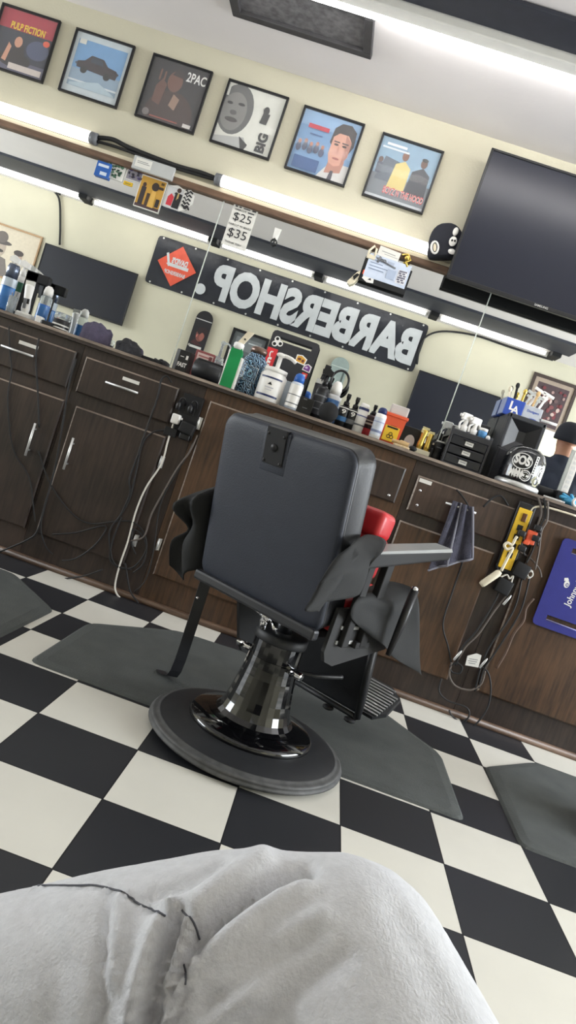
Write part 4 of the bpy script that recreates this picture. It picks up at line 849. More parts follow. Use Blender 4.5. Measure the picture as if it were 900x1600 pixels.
# gold clippers on clear stand
x, H = spot(660, 712, 667, 668, 1.62)
t = thing('clipper_stand', 'small clear stand holding the two gold clippers', 'stand', (x, 1.62, ZC)); mk('stand_block', MB(mat('cloudy_stand', (212, 204, 176), .25, var=0, alpha=.8)).box(-.035, .04, -.03, .03, 0, .03, .003), t)
for i, (dx, lb) in enumerate(((-.018, 'gold hair clipper, the left one on the clear stand'), (.02, 'gold hair trimmer, the right one on the clear stand'))):
    t = thing('hair_clipper', lb, 'clipper', (x+dx, 1.62, ZC+.03), 0, 'gold clippers')
    hh = H-.03-.012*i; mk('clipper_body', MB(M_GOLD).at(R(.05*(1-2*i), 'Y')).lathe([(.013, 0), (.016, .02), (.0135, hh*.5), (.018, hh*.84), (.016, hh*.88)], 16), t)
    mk('clipper_blade', MB(mat('pale_gold', (232, 222, 176), .25, .8)).at(R(.05*(1-2*i), 'Y')).box(-.018, .018, -.007, .007, hh*.86, hh).box(-.02, -.008, -.014, .0, hh*.7, hh*.9, .003), t)
x, H = spot(679, 725, 689, 686, 1.62)
t = thing('hair_trimmer', 'black hair trimmer standing left of the drawer tower', 'trimmer', (x, 1.64, ZC))
mk('trimmer_body', MB(M_BLK).lathe([(.02, 0), (.026, .02), (.02, .04), (.022, H*.4), (.027, H*.8), (.024, H*.86)], 16, sy=.8).mat(M_GREY).box(-.012, .012, -.0235, -.018, H*.6, H*.63), t); mk('trimmer_blade', MB(M_STEEL).box(-.02, .02, -.006, .006, H*.85, H*.93).mat(M_BLK).box(-.035, -.02, -.01, .01, .0, H*.5, .004), t)
x2, H2 = spot(672, 716, 680, 688, 1.76)
solo('hair_trimmer', MB(M_BLKM).at(T(x2, 1.76, ZC)).lathe([(.018, 0), (.022, .02), (.018, H2*.5), (.024, H2*.9), (0, H2)], 14).mat(M_CREAM).box(-.012, .012, -.025, -.018, H2*.75, H2*.85), 'second black trimmer behind the gold clippers', 'trimmer')
# drawer tower
A = atY(708, 669, 1.56); B = atY(769, 688, 1.56); w = B.x-A.x-.004; x = (A.x+B.x)/2; H = (A.z+B.z)/2-ZC
t = thing('drawer_tower', 'black plastic drawer tower with three labelled drawers beside the speaker', 'drawers', (x, 1.70, ZC))
FR = mat('charcoal_plastic', (44, 45, 50), .4)
mb = MB(FR); mb.box(-w/2, w/2, -.14, .12, H-.03, H, .004).box(-w/2, w/2, -.14, .12, 0, .012, .003)
for sx_ in (-1, 1):
    for yy in (-.13, .11): mb.box(sx_*w/2-.006, sx_*w/2+.006, yy-.01, yy+.01, 0, H+.012, .002)
    for k in range(1, 4): mb.box(sx_*w/2-.005, sx_*w/2+.005, -.13, .11, k*(H-.03)/3-.006, k*(H-.03)/3+.004)
mk('tower_frame', mb, t)
dh = (H-.04)/3
for k in range(3):
    z0 = .013+k*(dh+.001); dm = mat('smoky_drawer', (38, 39, 44), .25, var=.05)
    d = mk('drawer', MB(dm).box(-w/2+.008, w/2-.008, -.138, .11, z0, z0+dh-.004, .003).box(-.03, .03, -.15, -.136, z0+dh*.66, z0+dh*.82, .004), t)
    mk('paper_label', MB(M_PAPER).at(T(.002, -.1388, z0+dh*.42) @ FRONT).box(-.02, .02, -.01, .01, 0, .0008).mat(M_GREY).rect(-.014, -.001, .014, .002, .001), d)
for i, (bu, bv, tu, tv_, lb) in enumerate(((724, 673, 733, 645, 'white bare trigger sprayer, the left one on the drawer tower'), (739, 677, 747, 652, 'white bare trigger sprayer, the right one on the drawer tower'))):
    b = atY(bu, bv, 1.62); tq = atY(tu, tv_, 1.62); h = tq.z-ZC-H
    mb = MB(M_WHITE).at(T((b.x+tq.x)/2, 1.62, ZC+H) @ R(.4, 'Z')); mb.lathe([(.017, 0), (.019, h*.3), (.012, h*.36), (.011, h*.6)], 14).box(-.03, .024, -.012, .012, h*.58, h*.95, .006).tube(spline([(-.012, 0, h*.6), (-.03, 0, h*.4), (-.026, 0, h*.1)]), .005, 8).tube([(-.03, 0, h*.78), (-.042, 0, h*.78)], .008, 10).tube([(.02, 0, h*.7), (.03, 0, h*.3)], .006, 8)
    solo('trigger_sprayer', mb, lb, 'sprayer', 'trigger sprayers on the drawer tower')
b = atY(752, 682, 1.62)
t = thing('small_jar', 'small blue and white jar at the right corner of drawer tower top', 'jar', (b.x, 1.62, ZC+H)); mk('jar_body', MB(flat(84, 140, 190)).lathe([(.02, 0), (.022, .03), (.02, .036)], 18), t); mk('lid', MB(M_WHITE).lathe([(.022, .036), (.022, .05), (0, .052)], 18).ball((.03, -.01, .012), .012), t)
# speaker
A = atY(797, 645, 1.67); B = atY(856, 662, 1.67); w = B.x-A.x; x = (A.x+B.x)/2; H = (A.z+B.z)/2-ZC
t = thing('loudspeaker', 'black loudspeaker with recessed horn standing by the drawer tower', 'speaker', (x, 1.67, ZC))
BX = mat('black_speaker_shell', (50, 51, 55), .55, var=.06, bump=.2, bscale=240)
mb = MB(BX); zs = H*.5; yb = .24
mb.box(-w/2, w/2, .03, yb, 0, H, .008)
mb.box(-w/2, w/2, 0, .032, 0, zs, .006).box(-w/2, w/2, 0, .032, H-.025, H, .006).box(-w/2, -w/2+.018, 0, .032, zs, H, .004).box(w/2-.018, w/2, 0, .032, zs, H, .004); mk('cabinet_shell', mb, t)
mb = MB(mat('horn_black', (28, 28, 31), .4)); i0 = [(-w/2+.018, .002, zs), (w/2-.018, .002, zs), (w/2-.018, .002, H-.025), (-w/2+.018, .002, H-.025)]; i1 = [(-w*.1, .08, zs+.05), (w*.1, .08, zs+.05), (w*.1, .08, H-.07), (-w*.1, .08, H-.07)]
i1 = [(a_, .0295, c_) for a_, b_, c_ in i1]
mb.add(i0+i1, [(0, 1, 5, 4), (1, 2, 6, 5), (2, 3, 7, 6), (3, 0, 4, 7), (4, 5, 6, 7)]); mk('horn', mb, t)
mk('front_grille', MB(mat('speaker_grille', (46, 46, 51), .7, var=.25, scale=220)).box(-w/2+.012, w/2-.012, -.004, .002, .012, zs-.008, .003), t)
SPK = (x, w, H)
bq = atY(757, 668, 1.78)
solo('loudspeaker', MB(BX).at(T(bq.x+.01, 1.86, ZC)).box(-.04, .03, -.03, .05, 0, bq.z-ZC+.02, .006), 'black box edge squeezed between drawer tower and loudspeaker', 'speaker')
# LA tool box on the speaker
A = atY(786, 640, 1.66); B = atY(834, 648, 1.66); zt = ZC+H
t = thing('tool_caddy', 'blue and grey team box with LA emblem full of combs on the loudspeaker', 'caddy', (x-.008, 1.845, zt))
DB = mat('team_blue', (44, 76, 168), .45); GB = mat('silver_grey_card', (178, 182, 190), .4)
hh = .088; mk('box_shell', MB(DB).box(-.1, -.005, -.05, .06, 0, hh, .003).mat(GB).box(-.005, .092, -.049, .06, 0, hh*.92, .003).mat(mat('pale_blue_side', (128, 140, 176), .4)).box(-.104, -.099, -.048, .058, .002, hh), t)
mb = MB(M_WHITE).at(T(-.052, -.0508, hh*.5) @ FRONT); mb.text('L', -.01, .008, .03, .046, 0, .03).text('A', .008, -.008, .04, .04, .0003, .03); mk('team_emblem', mb, t)
mb = MB(DB).at(T(.045, -.0497, hh*.5) @ FRONT); mb.text('Dodgers', 0, .008, .062, .016, 0, .02).ell(.01, -.04, .035, .018, .0, 20, 0, PI); mk('lettering', mb, t)
rr = random.Random(4); tools = [('comb', 'wooden handled comb standing in the team box', M_CREAM), ('comb', 'dark comb standing in the team box', M_BLKM), ('brush', 'gold handled brush standing in the team box', M_GOLD), ('comb', 'white wide comb leaning right out of the team box', M_WHITE), ('brush', 'tan brush leaning from the team box', mat('tan_wood', (196, 164, 116), .5)), ('comb', 'white tail comb sticking up highest from the team box', M_WHITE)]
for i, (nm, lb, m_) in enumerate(tools):
    x0 = x-.085+i*.028; lean = (-.16, -.1, .02, .3, .1, .25)[i]; L_ = (.08, .11, .09, .13, .1, .12)[i]
    mb = MB(m_).at(T(x0, 1.84+.012*(i % 2), zt+hh*.3) @ R(lean, 'Y')); mb.box(-.006, .006, -.003, .003, 0, L_+.03, .002)
    if i in (3, 5): mb.box(-.03, .035, -.004, .004, L_+.02, L_+.036, .003).box(-.02, .012, -.004, .004, L_+.0, L_+.012, .002)
    else: mb.ball((0, 0, L_+.03), .011, .007, .016, 10, 6)
    solo(nm, mb, lb, nm)
solo('marker_pen', MB(M_WHITE).tube([(x+.09, 1.80, zt+.03), (x+.17, 1.79, zt+.03)], .007, 10).mat(M_GREY).tube([(x+.082, 1.80, zt+.03), (x+.09, 1.80, zt+.03)], .0068, 10), 'white marker pen poking out right of the team box', 'pen')
# sticker covered canister
xx, H = spot(811, 764, 826, 697, 1.53); r = .1
t = thing('stickered_canister', 'domed black canister covered in white stickers with a silver base', 'canister', (xx, 1.552, ZC))
mk('canister_body', MB(mat('gloss_black_can', (24, 25, 28), .2, coat=.3)).lathe([(r*.98, .024), (r, .04), (r, H*.6), (r*.95, H*.74), (r*.8, H*.88), (r*.5, H*.97), (0, H)], 36), t)
mk('canister_base', MB(M_STEEL).lathe([(r*1.0, 0), (r*1.06, .004), (r*1.06, .02), (r*.98, .026)], 36), t)
def wrap(mb, r, R2=None):    # bend a flat drawing (x along the girth, y up) round the canister
    mb.v = [Vector((r*math.sin(q.x/r), -r*math.cos(q.x/r), q.z)) if True else q for q in mb.v]; return mb
def stick(name, fn):
    mb = MB(M_WHITE); mb.at(FRONT); fn(mb); zoff = [-q.y for q in mb.v]
    mb.v = [Vector(((r+.001+zo)*math.sin(q.x/r), -(r+.001+zo)*math.cos(q.x/r), q.z)) for q, zo in zip(mb.v, zoff)]; return mk(name, mb, t)
def ringp(mb, cx, cy, rx, ry, w_, z=0, n=24):
    vs = []
    for k in range(n): a = 2*PI*k/n; vs += [(cx+rx*math.cos(a), cy+ry*math.sin(a), z), (cx+(rx-w_)*math.cos(a), cy+(ry-w_)*math.sin(a), z)]
    mb.add(vs, [(2*k, 2*((k+1) % n), 2*((k+1) % n)+1, 2*k+1) for k in range(n)])
def s1(mb): mb.text('SOS', -.035, H*.62, .075, .045, 0, .05); ringp(mb, -.035, H*.6, .048, .038, .004, .0003); mb.poly([(-.05, H*.44), (-.02, H*.44), (-.035, H*.4)])
def s2(mb):
    ringp(mb, .0, .062, .026, .026, .004); mb.rect(-.018, .057, .018, .067, .0003); ringp(mb, .0, .062, .017, .017, .002)
def s3(mb):
    for k in range(5): mb.poly([(-.08+.013*k, .05+.01*(k % 2)), (-.07+.013*k, .04), (-.064+.013*k, .07), (-.074+.013*k, .085)])
    ringp(mb, -.04, .068, .014, .022, .004)
def s4(mb):
    mb.rect(.024, .075, .038, .165)
    mb.mat(M_INK)
    for k in range(7): mb.rect(.028, .08+.012*k, .034, .088+.012*k, .0004)
def s5(mb): ringp(mb, .075, H*.56, .018, .014, .005); ringp(mb, .08, H*.42, .02, .03, .005); mb.poly([(.062, H*.3), (.09, H*.33), (.07, H*.38)])
def s6(mb): mb.mat(mat('olive_sticker', (150, 146, 112), .5)); mb.poly([(.035, .055), (.05, .03), (.075, .028), (.09, .05), (.075, .075), (.05, .075)]); mb.mat(M_INK); ringp(mb, .063, .052, .018, .015, .003, .0004)
for f_ in (s1, s2, s3, s4, s5, s6): stick('sticker', f_)
mb = MB(M_WHITE)
for k in range(5):
    a0 = -2.7+k*.5; mb.tube([((r*.98-.02*j)*math.cos(a0+.12*j), (r*.98-.02*j)*math.sin(a0+.12*j), H*(.7+.055*j)+.004) for j in range(5)], .0035, 6)
mk('dome_stripes', mb, t)
# right end
xx, _ = spot(852, 770, 853, 760, 1.7)
solo('black_cylinder', MB(M_BLKM).at(T(xx, 1.7, ZC+.032) @ R(PI/2, 'Y')).lathe([(.026, -.05), (.03, -.044), (.03, .05), (.026, .056)], 20), 'short black cylinder lying right of the stickered canister', 'cylinder')
xx, _ = spot(880, 775, 882, 757, 1.68)
solo('equipment_box', MB(M_BLK).at(T(xx+.04, 1.68, ZC)).box(-.085, .1, -.06, .08, 0, .062, .006), 'flat black equipment box at the right end of the counter', 'box')
xx, H_ = spot(889, 762, 903, 702, 1.88)
mb = MB(M_PAPER).at(T(xx, 1.89, ZC)); mb.box(-.019, .019, -.004, .004, 0, H_, .001); mb.mat(M_STEEL)
for k in range(8): mb.box(-.009, .009, -.0052, -.004, .075+k*.026, .091+k*.026)
solo('guard_rack', mb, 'white strip with a column of square holes standing behind the equipment box', 'rack')
xx, _ = spot(888, 788, 890, 778, 1.55)
solo('blue_glove', MB(mat('blue_nitrile', (72, 158, 200), .5)).at(T(xx, 1.55, ZC)).ball((0, 0, .02), .035, .03, .02).capsule((.0, 0, .028), .012, (-.045, -.01, .03), .009, 8).capsule((.01, 0, .03), .012, (-.035, .0, .045), .008, 8).capsule((.02, 0, .03), .011, (.0, -.005, .052), .008, 8), 'crumpled light blue glove at the right end of counter', 'glove')
xx, _ = spot(898, 792, 899, 784, 1.52)
solo('tape_roll', MB(M_WHITE).at(T(xx+.004, 1.51, ZC+.026) @ FRONT).tube([(.02*math.cos(k*PI/10), .02*math.sin(k*PI/10), 0) for k in range(20)], .007, 8, closed=True), 'white tape roll standing at the very right of the counter', 'tape')
solo('white_comb', MB(M_WHITE).at(T(atY(866, 779, 1.5).x, 1.5, ZC) @ R(-.2, 'Z')).box(-.05, .05, -.006, .006, .002, .01, .002), 'thin white comb on the counter edge above the yellow power strip', 'comb')

# ================================================================== FLOOR MATS
def floor_mat(label, pts, th=.014):
    mb = MB(M_RUB); n = len(pts); c = Vector((sum(q[0] for q in pts)/n, sum(q[1] for q in pts)/n))
    def ins(q, d): v = Vector(q)-c; return v*(1-d/v.length)+c
    o = [(q[0], q[1], .001) for q in pts]; a = [(*ins(q, .012), th*.6) for q in pts]; b = [(*ins(q, .05), th) for q in pts]
    mb.add(o+a+b, [tuple(range(2*n, 3*n)), tuple(reversed(range(n)))]+[(i, (i+1) % n, n+(i+1) % n, n+i) for i in range(n)]+[(n+i, n+(i+1) % n, 2*n+(i+1) % n, 2*n+i) for i in range(n)])
    return solo('floor_mat', mb, label, 'mat', 'anti fatigue floor mats')
def rnd(pts, r=.04):
    o = []; n = len(pts)
    for i in range(n):
        p, a, b = Vector(pts[i]), Vector(pts[i-1]), Vector(pts[(i+1) % n])
        u = p+(a-p).normalized()*r; w = p+(b-p).normalized()*r
        for k in range(4): t = k/3; o.append(tuple((1-t)**2*u+2*t*(1-t)*p+t*t*w))
    return o
floor_mat('dark grey floor mat under the barber chair', rnd([(-1.095, .32), (.425, .318), (.425, .86), (.16, 1.185), (-.2, 1.27), (-.5, 1.265), (-.79, 1.225), (-1.1, .895)]))
floor_mat('dark grey floor mat at the right photo edge', rnd([(.6, .285), (1.7, .285), (1.7, .9), (1.35, 1.2), (.9, 1.2), (.615, .91)]))
floor_mat('dark grey floor mat at the left photo edge', rnd([(-2.8, .32), (-1.25, .32), (-1.25, .9), (-1.56, 1.19), (-2.5, 1.19), (-2.8, .9)]))

# ================================================================== BARBER CHAIR
TH = math.radians(33)
C0 = Vector((-.33, .30, .014))
CM = T(*C0) @ R(-TH, 'Z'); CI = CM.inverted()
RB = Vector((math.cos(TH), -math.sin(TH), 0)); FB = Vector((math.sin(TH), math.cos(TH), 0))
def cb(u, v, b):             # chair-local point of a sight line on the plane b sideways from the chair axis
    d = ray(u, v); t = ((C0+RB*b-CAM).dot(RB))/d.dot(RB); return CI @ (CAM+d*t)
def cf(u, v, f):
    d = ray(u, v); t = ((C0+FB*f-CAM).dot(FB))/d.dot(FB); return CI @ (CAM+d*t)
ch = thing('barber_chair', 'black barber chair with charcoal back seen from behind, on a round pedestal', 'barber chair', C0, -TH)
BS = mat('worn_black_base', (34, 35, 38), .5, var=.15, scale=12, bump=.05)
pb = mk('pedestal_base', MB(BS).lathe([(.302, .002), (.302, .03), (.294, .034), (.21, .05), (.205, .05)], 64), ch)
mk('base_rim', MB(mat('scuffed_rim', (74, 74, 74), .6, var=.3, scale=30)).lathe([(.318, 0), (.326, .006), (.326, .012), (.318, .016), (.322, .019), (.314, .027), (.308, .025), (.302, .031), (.29, .0345)], 64), ch)
mk('pedestal_flange', MB(M_GLOSSB).lathe([(.206, .046), (.206, .062), (.196, .07), (.15, .08), (.125, .09)], 48), ch)
mb = MB(M_GLOSSB); prof = [(.15, .082), (.13, .09), (.118, .104), (.109, .13), (.102, .16), (.096, .195), (.09, .23), (.086, .26), (.084, .29)]
mb.lathe(prof, 30, smooth=False).lathe([(.08, .285), (.082, .29), (.082, .35)], 30, False); mk('pedestal_column', mb, ch)
mk('column_cap', MB(BS).lathe([(.086, .345), (.088, .35), (.088, .372), (.08, .378), (0, .378)], 32), ch)
mk('lift_post', MB(M_CHROME).lathe([(.03, .37), (.03, .46)], 20), ch)
for s in (-1, 1):
    mk('lever_pin', MB(M_CHROME).tube([(s*.07, -.02, .285), (s*.135, -.03, .285)], .012, 12).mat(M_BLK).tube([(s*.11, -.03, .285), (s*.11, -.055, .285)], .006, 8), ch)
mk('foot_pump_lever', MB(M_BLK).tube(spline([(.1, -.02, .29), (.16, .02, .3), (.2, .1, .31)]), .008, 8), ch)
# under frame
mb = MB(M_BLKM); mb.box(-.19, .19, -.16, .3, .44, .47, .006).box(-.06, .06, -.1, .1, .425, .445, .004); mk('seat_frame', mb, ch)
mk('recline_bracket', MB(M_CHROME).tube([(-.03, -.13, .44), (.03, -.14, .43)], .012, 10).tube([(.045, -.15, .44), (.08, -.17, .42)], .008, 8).tube([(0, -.12, .455), (0, -.12, .39)], .015, 10), ch)
mk('seat_cushion', MB(M_RED).box(-.245, .245, -.12, .36, .47, .585, .035, 4), ch)
# reclined back
tilt = math.radians(13); BKM = T(0, -.2, .475) @ R(tilt, 'X') ; BW, BH = .485, .515
def backrest():
    mb = MB(M_VINYL).at(BKM)
    n = 7; o = rrect(BW, BH+.01, .045, n, 0, BH/2); m = len(o)
    lay = [(-.0, .965), (-.004, .985)]
    rings = []
    for y, k in ((.012, 1.0), (.006, .997), (.001, .988), (-.003, .97), (-.0055, .945), (-.0075, .9), (-.0088, .82), (-.0095, .7), (-.0098, .45), (-.01, .15)):
        rings.append([(x*k, y, BH/2+(z-BH/2)*k) for x, z in o])
    mb.add([q for r_ in rings for q in r_], [(i*m+j, (i+1)*m+j, (i+1)*m+(j+1) % m, i*m+(j+1) % m) for i in range(len(rings)-1) for j in range(m)]+[tuple(range((len(rings)-1)*m, len(rings)*m))], True)
    return mb, o
mb, o = backrest(); bk = mk('backrest', mb, ch)
mb = MB(M_VINYLB).at(BKM); m = len(o); prev = None; rings = []
for y, k in ((.010, 1.0), (.013, 1.008), (.018, 1.0), (.085, 1.0), (.094, 1.008), (.098, 1.0), (.11, .96), (.115, .85)):
    rings.append([(x*k, y, BH/2+(z-BH/2)*k) for x, z in o])
mb.add([q for r_ in rings for q in r_], [(i*m+j, (i+1)*m+j, (i+1)*m+(j+1) % m, i*m+(j+1) % m) for i in range(len(rings)-1) for j in range(m)]+[tuple(range((len(rings)-1)*m, len(rings)*m))], True)
mk('side_panel', mb, ch)
mk('front_cushion', MB(M_VINYLB).at(BKM).box(-BW*.42, BW*.42, .105, .165, .0, BH*.98, .03, 4), ch)
# head rest plate in its recess
mb = MB(M_VINYL).at(BKM @ T(-.026, -.0085, BH-.065)); pts = []
mb.box(-.047, .047, -.0022, .004, -.06, .06, .0022, 3); mk('plate_recess', mb, ch)
pl_ = mk('headrest_plate', MB(M_BLKM).at(BKM @ T(-.026, -.0105, BH-.052)).box(-.037, .037, -.005, 0, -.05, .055, .002).mat(BS).box(-.037, .037, -.003, .06, .05, .055, .001), ch)
PK = BKM @ T(-.026, -.0155, BH-.052)
for sx_ in (-1, 1):
    for sz_ in (-.042, .036): mk('plate_screw', MB(M_BLK).at(PK).ball((sx_*.029, 0, sz_), .005, .003, .005, 8, 6), pl_)
mk('plate_knob', MB(M_BLK).at(PK).ball((0, 0, 0), .012, .008, .012, 12, 8), pl_)
mk('brand_tag', MB(flat(120, 122, 126)).at(BKM @ T(BW/2+.001, .04, .17)).box(-.001, .001, -.012, .012, -.035, .035).mat(M_BLKM).box(.0, .0016, -.009, .009, -.032, .032).mat(flat(190, 190, 192)).box(.0015, .002, -.003, .003, -.022, .012), ch)
mk('back_rail', MB(mat('satin_black_bar', (40, 41, 45), .35)).box(-BW*.5, BW*.5, -.225, -.195, .455, .487, .008), ch)
# arms
def arm(s):
    mb = MB(M_BLKM); b0, b1 = s*.275-.034, s*.275+.034
    rear, tip = -.2, .325
    zz = lambda f: .742+(f-rear)/(tip-rear)*.05
    mb.add([(b0, rear, zz(rear)-.05), (b1, rear, zz(rear)-.05), (b1, tip, zz(tip)-.03), (b0, tip, zz(tip)-.03), (b0, rear, zz(rear)), (b1, rear, zz(rear)), (b1, tip, zz(tip)), (b0, tip, zz(tip))], [(0, 3, 2, 1), (4, 5, 6, 7), (0, 1, 5, 4), (1, 2, 6, 5), (2, 3, 7, 6), (3, 0, 4, 7)])
    a = mk('armrest', mb, ch, mods=(('BEVEL', dict(width=.008, segments=3)),))
    mb = MB(mat('arm_pad_gleam', (140, 142, 142), .32, var=.05)); mb.add([(b0+.004, rear+.03, zz(rear)+.004), (b1-.004, rear+.03, zz(rear)+.004), (b1-.004, tip-.004, zz(tip)+.008), (b0+.004, tip-.004, zz(tip)+.008), (b0, rear+.03, zz(rear)-.002), (b1, rear+.03, zz(rear)-.002), (b1, tip, zz(tip)-.002), (b0, tip, zz(tip)-.002)], [(0, 1, 2, 3), (4, 7, 6, 5), (0, 4, 5, 1), (1, 5, 6, 2), (2, 6, 7, 3), (3, 7, 4, 0)]); mk('arm_pad', mb, a)  # pad colour paled to put the gleam into the arm top
    mk('arm_support', MB(M_BLKM).box(s*.27-.012, s*.27+.012, -.02, .02, .45, .755, .004), ch)
    mk('arm_bracket', MB(M_BLKM).box(min(s*.18, s*.28), max(s*.18, s*.28), -.04, .04, .445, .465, .003), ch)
    mk('arm_support', MB(M_BLKM).box(s*.27-.01, s*.27+.01, -.12, -.085, .45, .72, .004), ch)
arm(-1); arm(1)
def side_plate(o, b0, b1):
    return MB(M_CORD).at(Matrix(((0, 0, 1, 0), (1, 0, 0, 0), (0, 1, 0, 0), (0, 0, 0, 1)))).prism(o, b0, b1)
mk('side_slot_plate', side_plate([(-.17, .56), (-.17, .43), (-.15, .40), (-.1, .385), (.0, .40), (.2, .43), (.2, .57)], .248, .26), ch)
o = [cb(u, v, -.2) for u, v in ((372, 930), (372, 1003), (376, 1016), (388, 1023), (432, 1030), (436, 960))]
mk('side_plate', side_plate([(q.y, q.z) for q in o], -.206, -.194), ch)
mk('slot_bar', MB(M_STEEL).box(.26, .2645, -.13, -.03, .50, .51), ch); mk('slot_bar', MB(M_STEEL).box(.26, .2645, -.13, -.03, .455, .465), ch)
mk('support_rod', MB(M_BLK).tube([cb(648, 922, .345), cb(629, 970, .345), cb(606, 1024, .345)], [.013, .013, .008], 10), ch); mk('rod_cap', MB(M_CHROME).ball(tuple(cb(648, 920, .345)), .012, .012, .008, 10, 6), ch)
# leg rest, foot plate
p0 = cf(550, 1112, .45); p1 = cf(575, 1008, .40); 
lz0, lz1, lb1 = .10, .40, .125
mb = MB(M_VINYLB); lb0 = -.215
mb.add([(lb0, .47, lz0), (lb1, .47, lz0), (lb1, .40, lz1), (lb0, .40, lz1), (lb0, .51, lz0), (lb1, .51, lz0), (lb1, .44, lz1), (lb0, .44, lz1)], [(0, 1, 2, 3), (7, 6, 5, 4), (0, 4, 5, 1), (1, 5, 6, 2), (2, 6, 7, 3), (3, 7, 4, 0)])
mk('leg_rest', mb, ch, mods=(('BEVEL', dict(width=.012, segments=3)),))
mk('leg_rest_frame', MB(BS).tube([(lb1-.004, .395, lz1+.01), (lb1, .468, lz0-.01)], .014, 8).tube([(lb0, .395, lz1+.01), (lb0, .468, lz0-.01)], .014, 8).tube([(lb0, .468, lz0-.01), (lb1, .468, lz0-.01)], .011, 8).tube([(lb0, .38, lz1+.01), (lb0, .2, .45)], .012, 8).tube([(lb1-.01, .38, lz1+.01), (lb1-.01, .2, .45)], .012, 8), ch)
for b in (lb0+.03, lb1-.12, lb1-.02): mk('leg_rest_buffer', MB(M_BLKM).at(T(b, .455, lz0-.034)).lathe([(.014, 0), (.022, .004), (.022, .012), (.012, .016)], 14), ch)
FM = T((lb0+lb1)/2+.03, .50, lz0+.01) @ R(math.radians(24), 'X'); fw_ = (lb1-lb0)/2+.04
mb = MB(BS).at(FM); o = [(-fw_, 0), (fw_-.03, 0), (fw_, .05), (fw_-.01, .16), (fw_-.07, .2), (-fw_+.07, .2), (-fw_, .16)]
mb.prism(o, -.012, .002)
mb.mat(mat('ribbed_alloy', (146, 148, 148), .4, .6))
for k in range(11): mb.box(-fw_+.02, fw_-.018-(.03 if k > 8 else 0), .012+k*.0165, .02+k*.0165, .002, .007)
mk('foot_plate', mb, ch)
# curved flat bar down the left side
a_ = cb(320, 905, -.38); z_ = cb(262, 1066, -.42)
mb = MB(mat('satin_black_bar', (40, 41, 45), .35)); bl = -.4
path = [(bl, .03, .455), (bl, .03, .4), (bl, .035, .25), (bl, .037, .09), (bl-.006, .04, .045), (bl-.02, .045, .018), (bl-.045, .05, .008), (bl-.095, .06, .006)]
vs = []
for i, q in enumerate(path):
    for sx_, tz in ((-1, 0), (1, 0), (1, 1), (-1, 1)): vs.append((q[0]+sx_*.012+tz*.005, q[1]+sx_*.016-tz*.004, q[2]+tz*.003))
mb.add(vs, [(4*i+j, 4*i+(j+1) % 4, 4*i+4+(j+1) % 4, 4*i+4+j) for i in range(len(path)-1) for j in range(4)]+[(3, 2, 1, 0), tuple(range(len(vs)-4, len(vs)))], False)
mb.box(bl, -.2, .015, .045, .445, .465, .003)
kick = mk('side_bar', mb, ch)
for q in ((bl-.002, .03, .36), (bl-.002, .02, .33)): mk('bolt', MB(M_CHROME).ball(q, .006), kick)

# ------------------------------------------------------------------ capes over the chair
def cape(label, rowsets):
    mb = MB(M_CAPE)
    for rows in rowsets:
        k = 5; R2 = [spline(r, k) for r in rows]; C_ = []
        cols = [spline([R2[i][j] for i in range(len(R2))], k) for j in range(len(R2[0]))]
        g = [[CM @ (cols[j][i]+Vector((.007*math.sin(j*.9+i*.22), .010*math.sin(j*.75-i*.16+1), 0))*min(1, i/6)) for j in range(len(cols))] for i in range(len(cols[0]))]
        mb.grid(g)
    return solo('barber_cape', mb, label, 'cape', mods=(SOLID(.003),))
L = lambda u, v, b: cb(u, v, b)
cape('black barber cape hanging off the left arm of the chair', [[
    [Vector((-.2, .02, .80)), Vector((-.245, -.02, .815)), Vector((-.285, -.05, .80)), Vector((-.33, -.1, .765))],
    [Vector((-.2, -.0, .72)), L(322, 775, -.27), L(300, 778, -.32), L(272, 786, -.37)],
    [Vector((-.22, -.04, .64)), L(314, 820, -.27), L(304, 822, -.33), L(297, 826, -.35)],
    [Vector((-.22, -.05, .56)), L(306, 858, -.27), L(288, 852, -.35), L(271, 846, -.38)],
    [Vector((-.23, -.06, .5)), L(298, 890, -.28), L(288, 906, -.34), L(265, 884, -.38)]]])
cape('black barber cape draped over the right arm and front of the chair', [[
    [L(590, 838, .235), L(570, 836, .25), L(556, 852, .29), L(562, 868, .32)],
    [L(600, 845, .27), L(560, 850, .29), L(528, 868, .315), L(545, 885, .325)],
    [L(596, 862, .31), L(552, 880, .325), L(505, 905, .33), L(530, 915, .335)],
    [L(585, 880, .325), L(560, 900, .33), L(490, 932, .335), L(515, 938, .34)],
    [L(572, 905, .328), L(548, 932, .335), L(476, 951, .337), L(500, 957, .345)]],
   [[L(574, 918, .2), L(606, 909, .2), L(632, 914, .25), L(650, 922, .285)],
    [L(558, 930, .27), L(600, 935, .285), L(632, 945, .30), L(654, 950, .31)],
    [L(549, 948, .29), L(594, 965, .295), L(628, 985, .315), L(657, 1000, .325)],
    [L(552, 966, .29), L(592, 993, .305), L(626, 1022, .325), L(659, 1035, .335)],
    [L(572, 985, .29), L(598, 1010, .31), L(626, 1034, .325), L(660, 1056, .335)]]])
# towel lying over the backrest / red pad
solo('red_pad', MB(M_RED).at(CM @ T(.185, -.01, .645) @ R(-.1, 'X')).box(-.06, .045, -.04, .045, 0, .13, .02, 4).box(-.06, .04, -.05, .045, .118, .205, .022, 5), 'red vinyl pad with a rolled top, between chair back and right arm', 'pad')

# ================================================================== THINGS ON THE CABINET FRONTS
YK = 1.452
def at_front(u, v, y=YK): return atY(u, v, y)
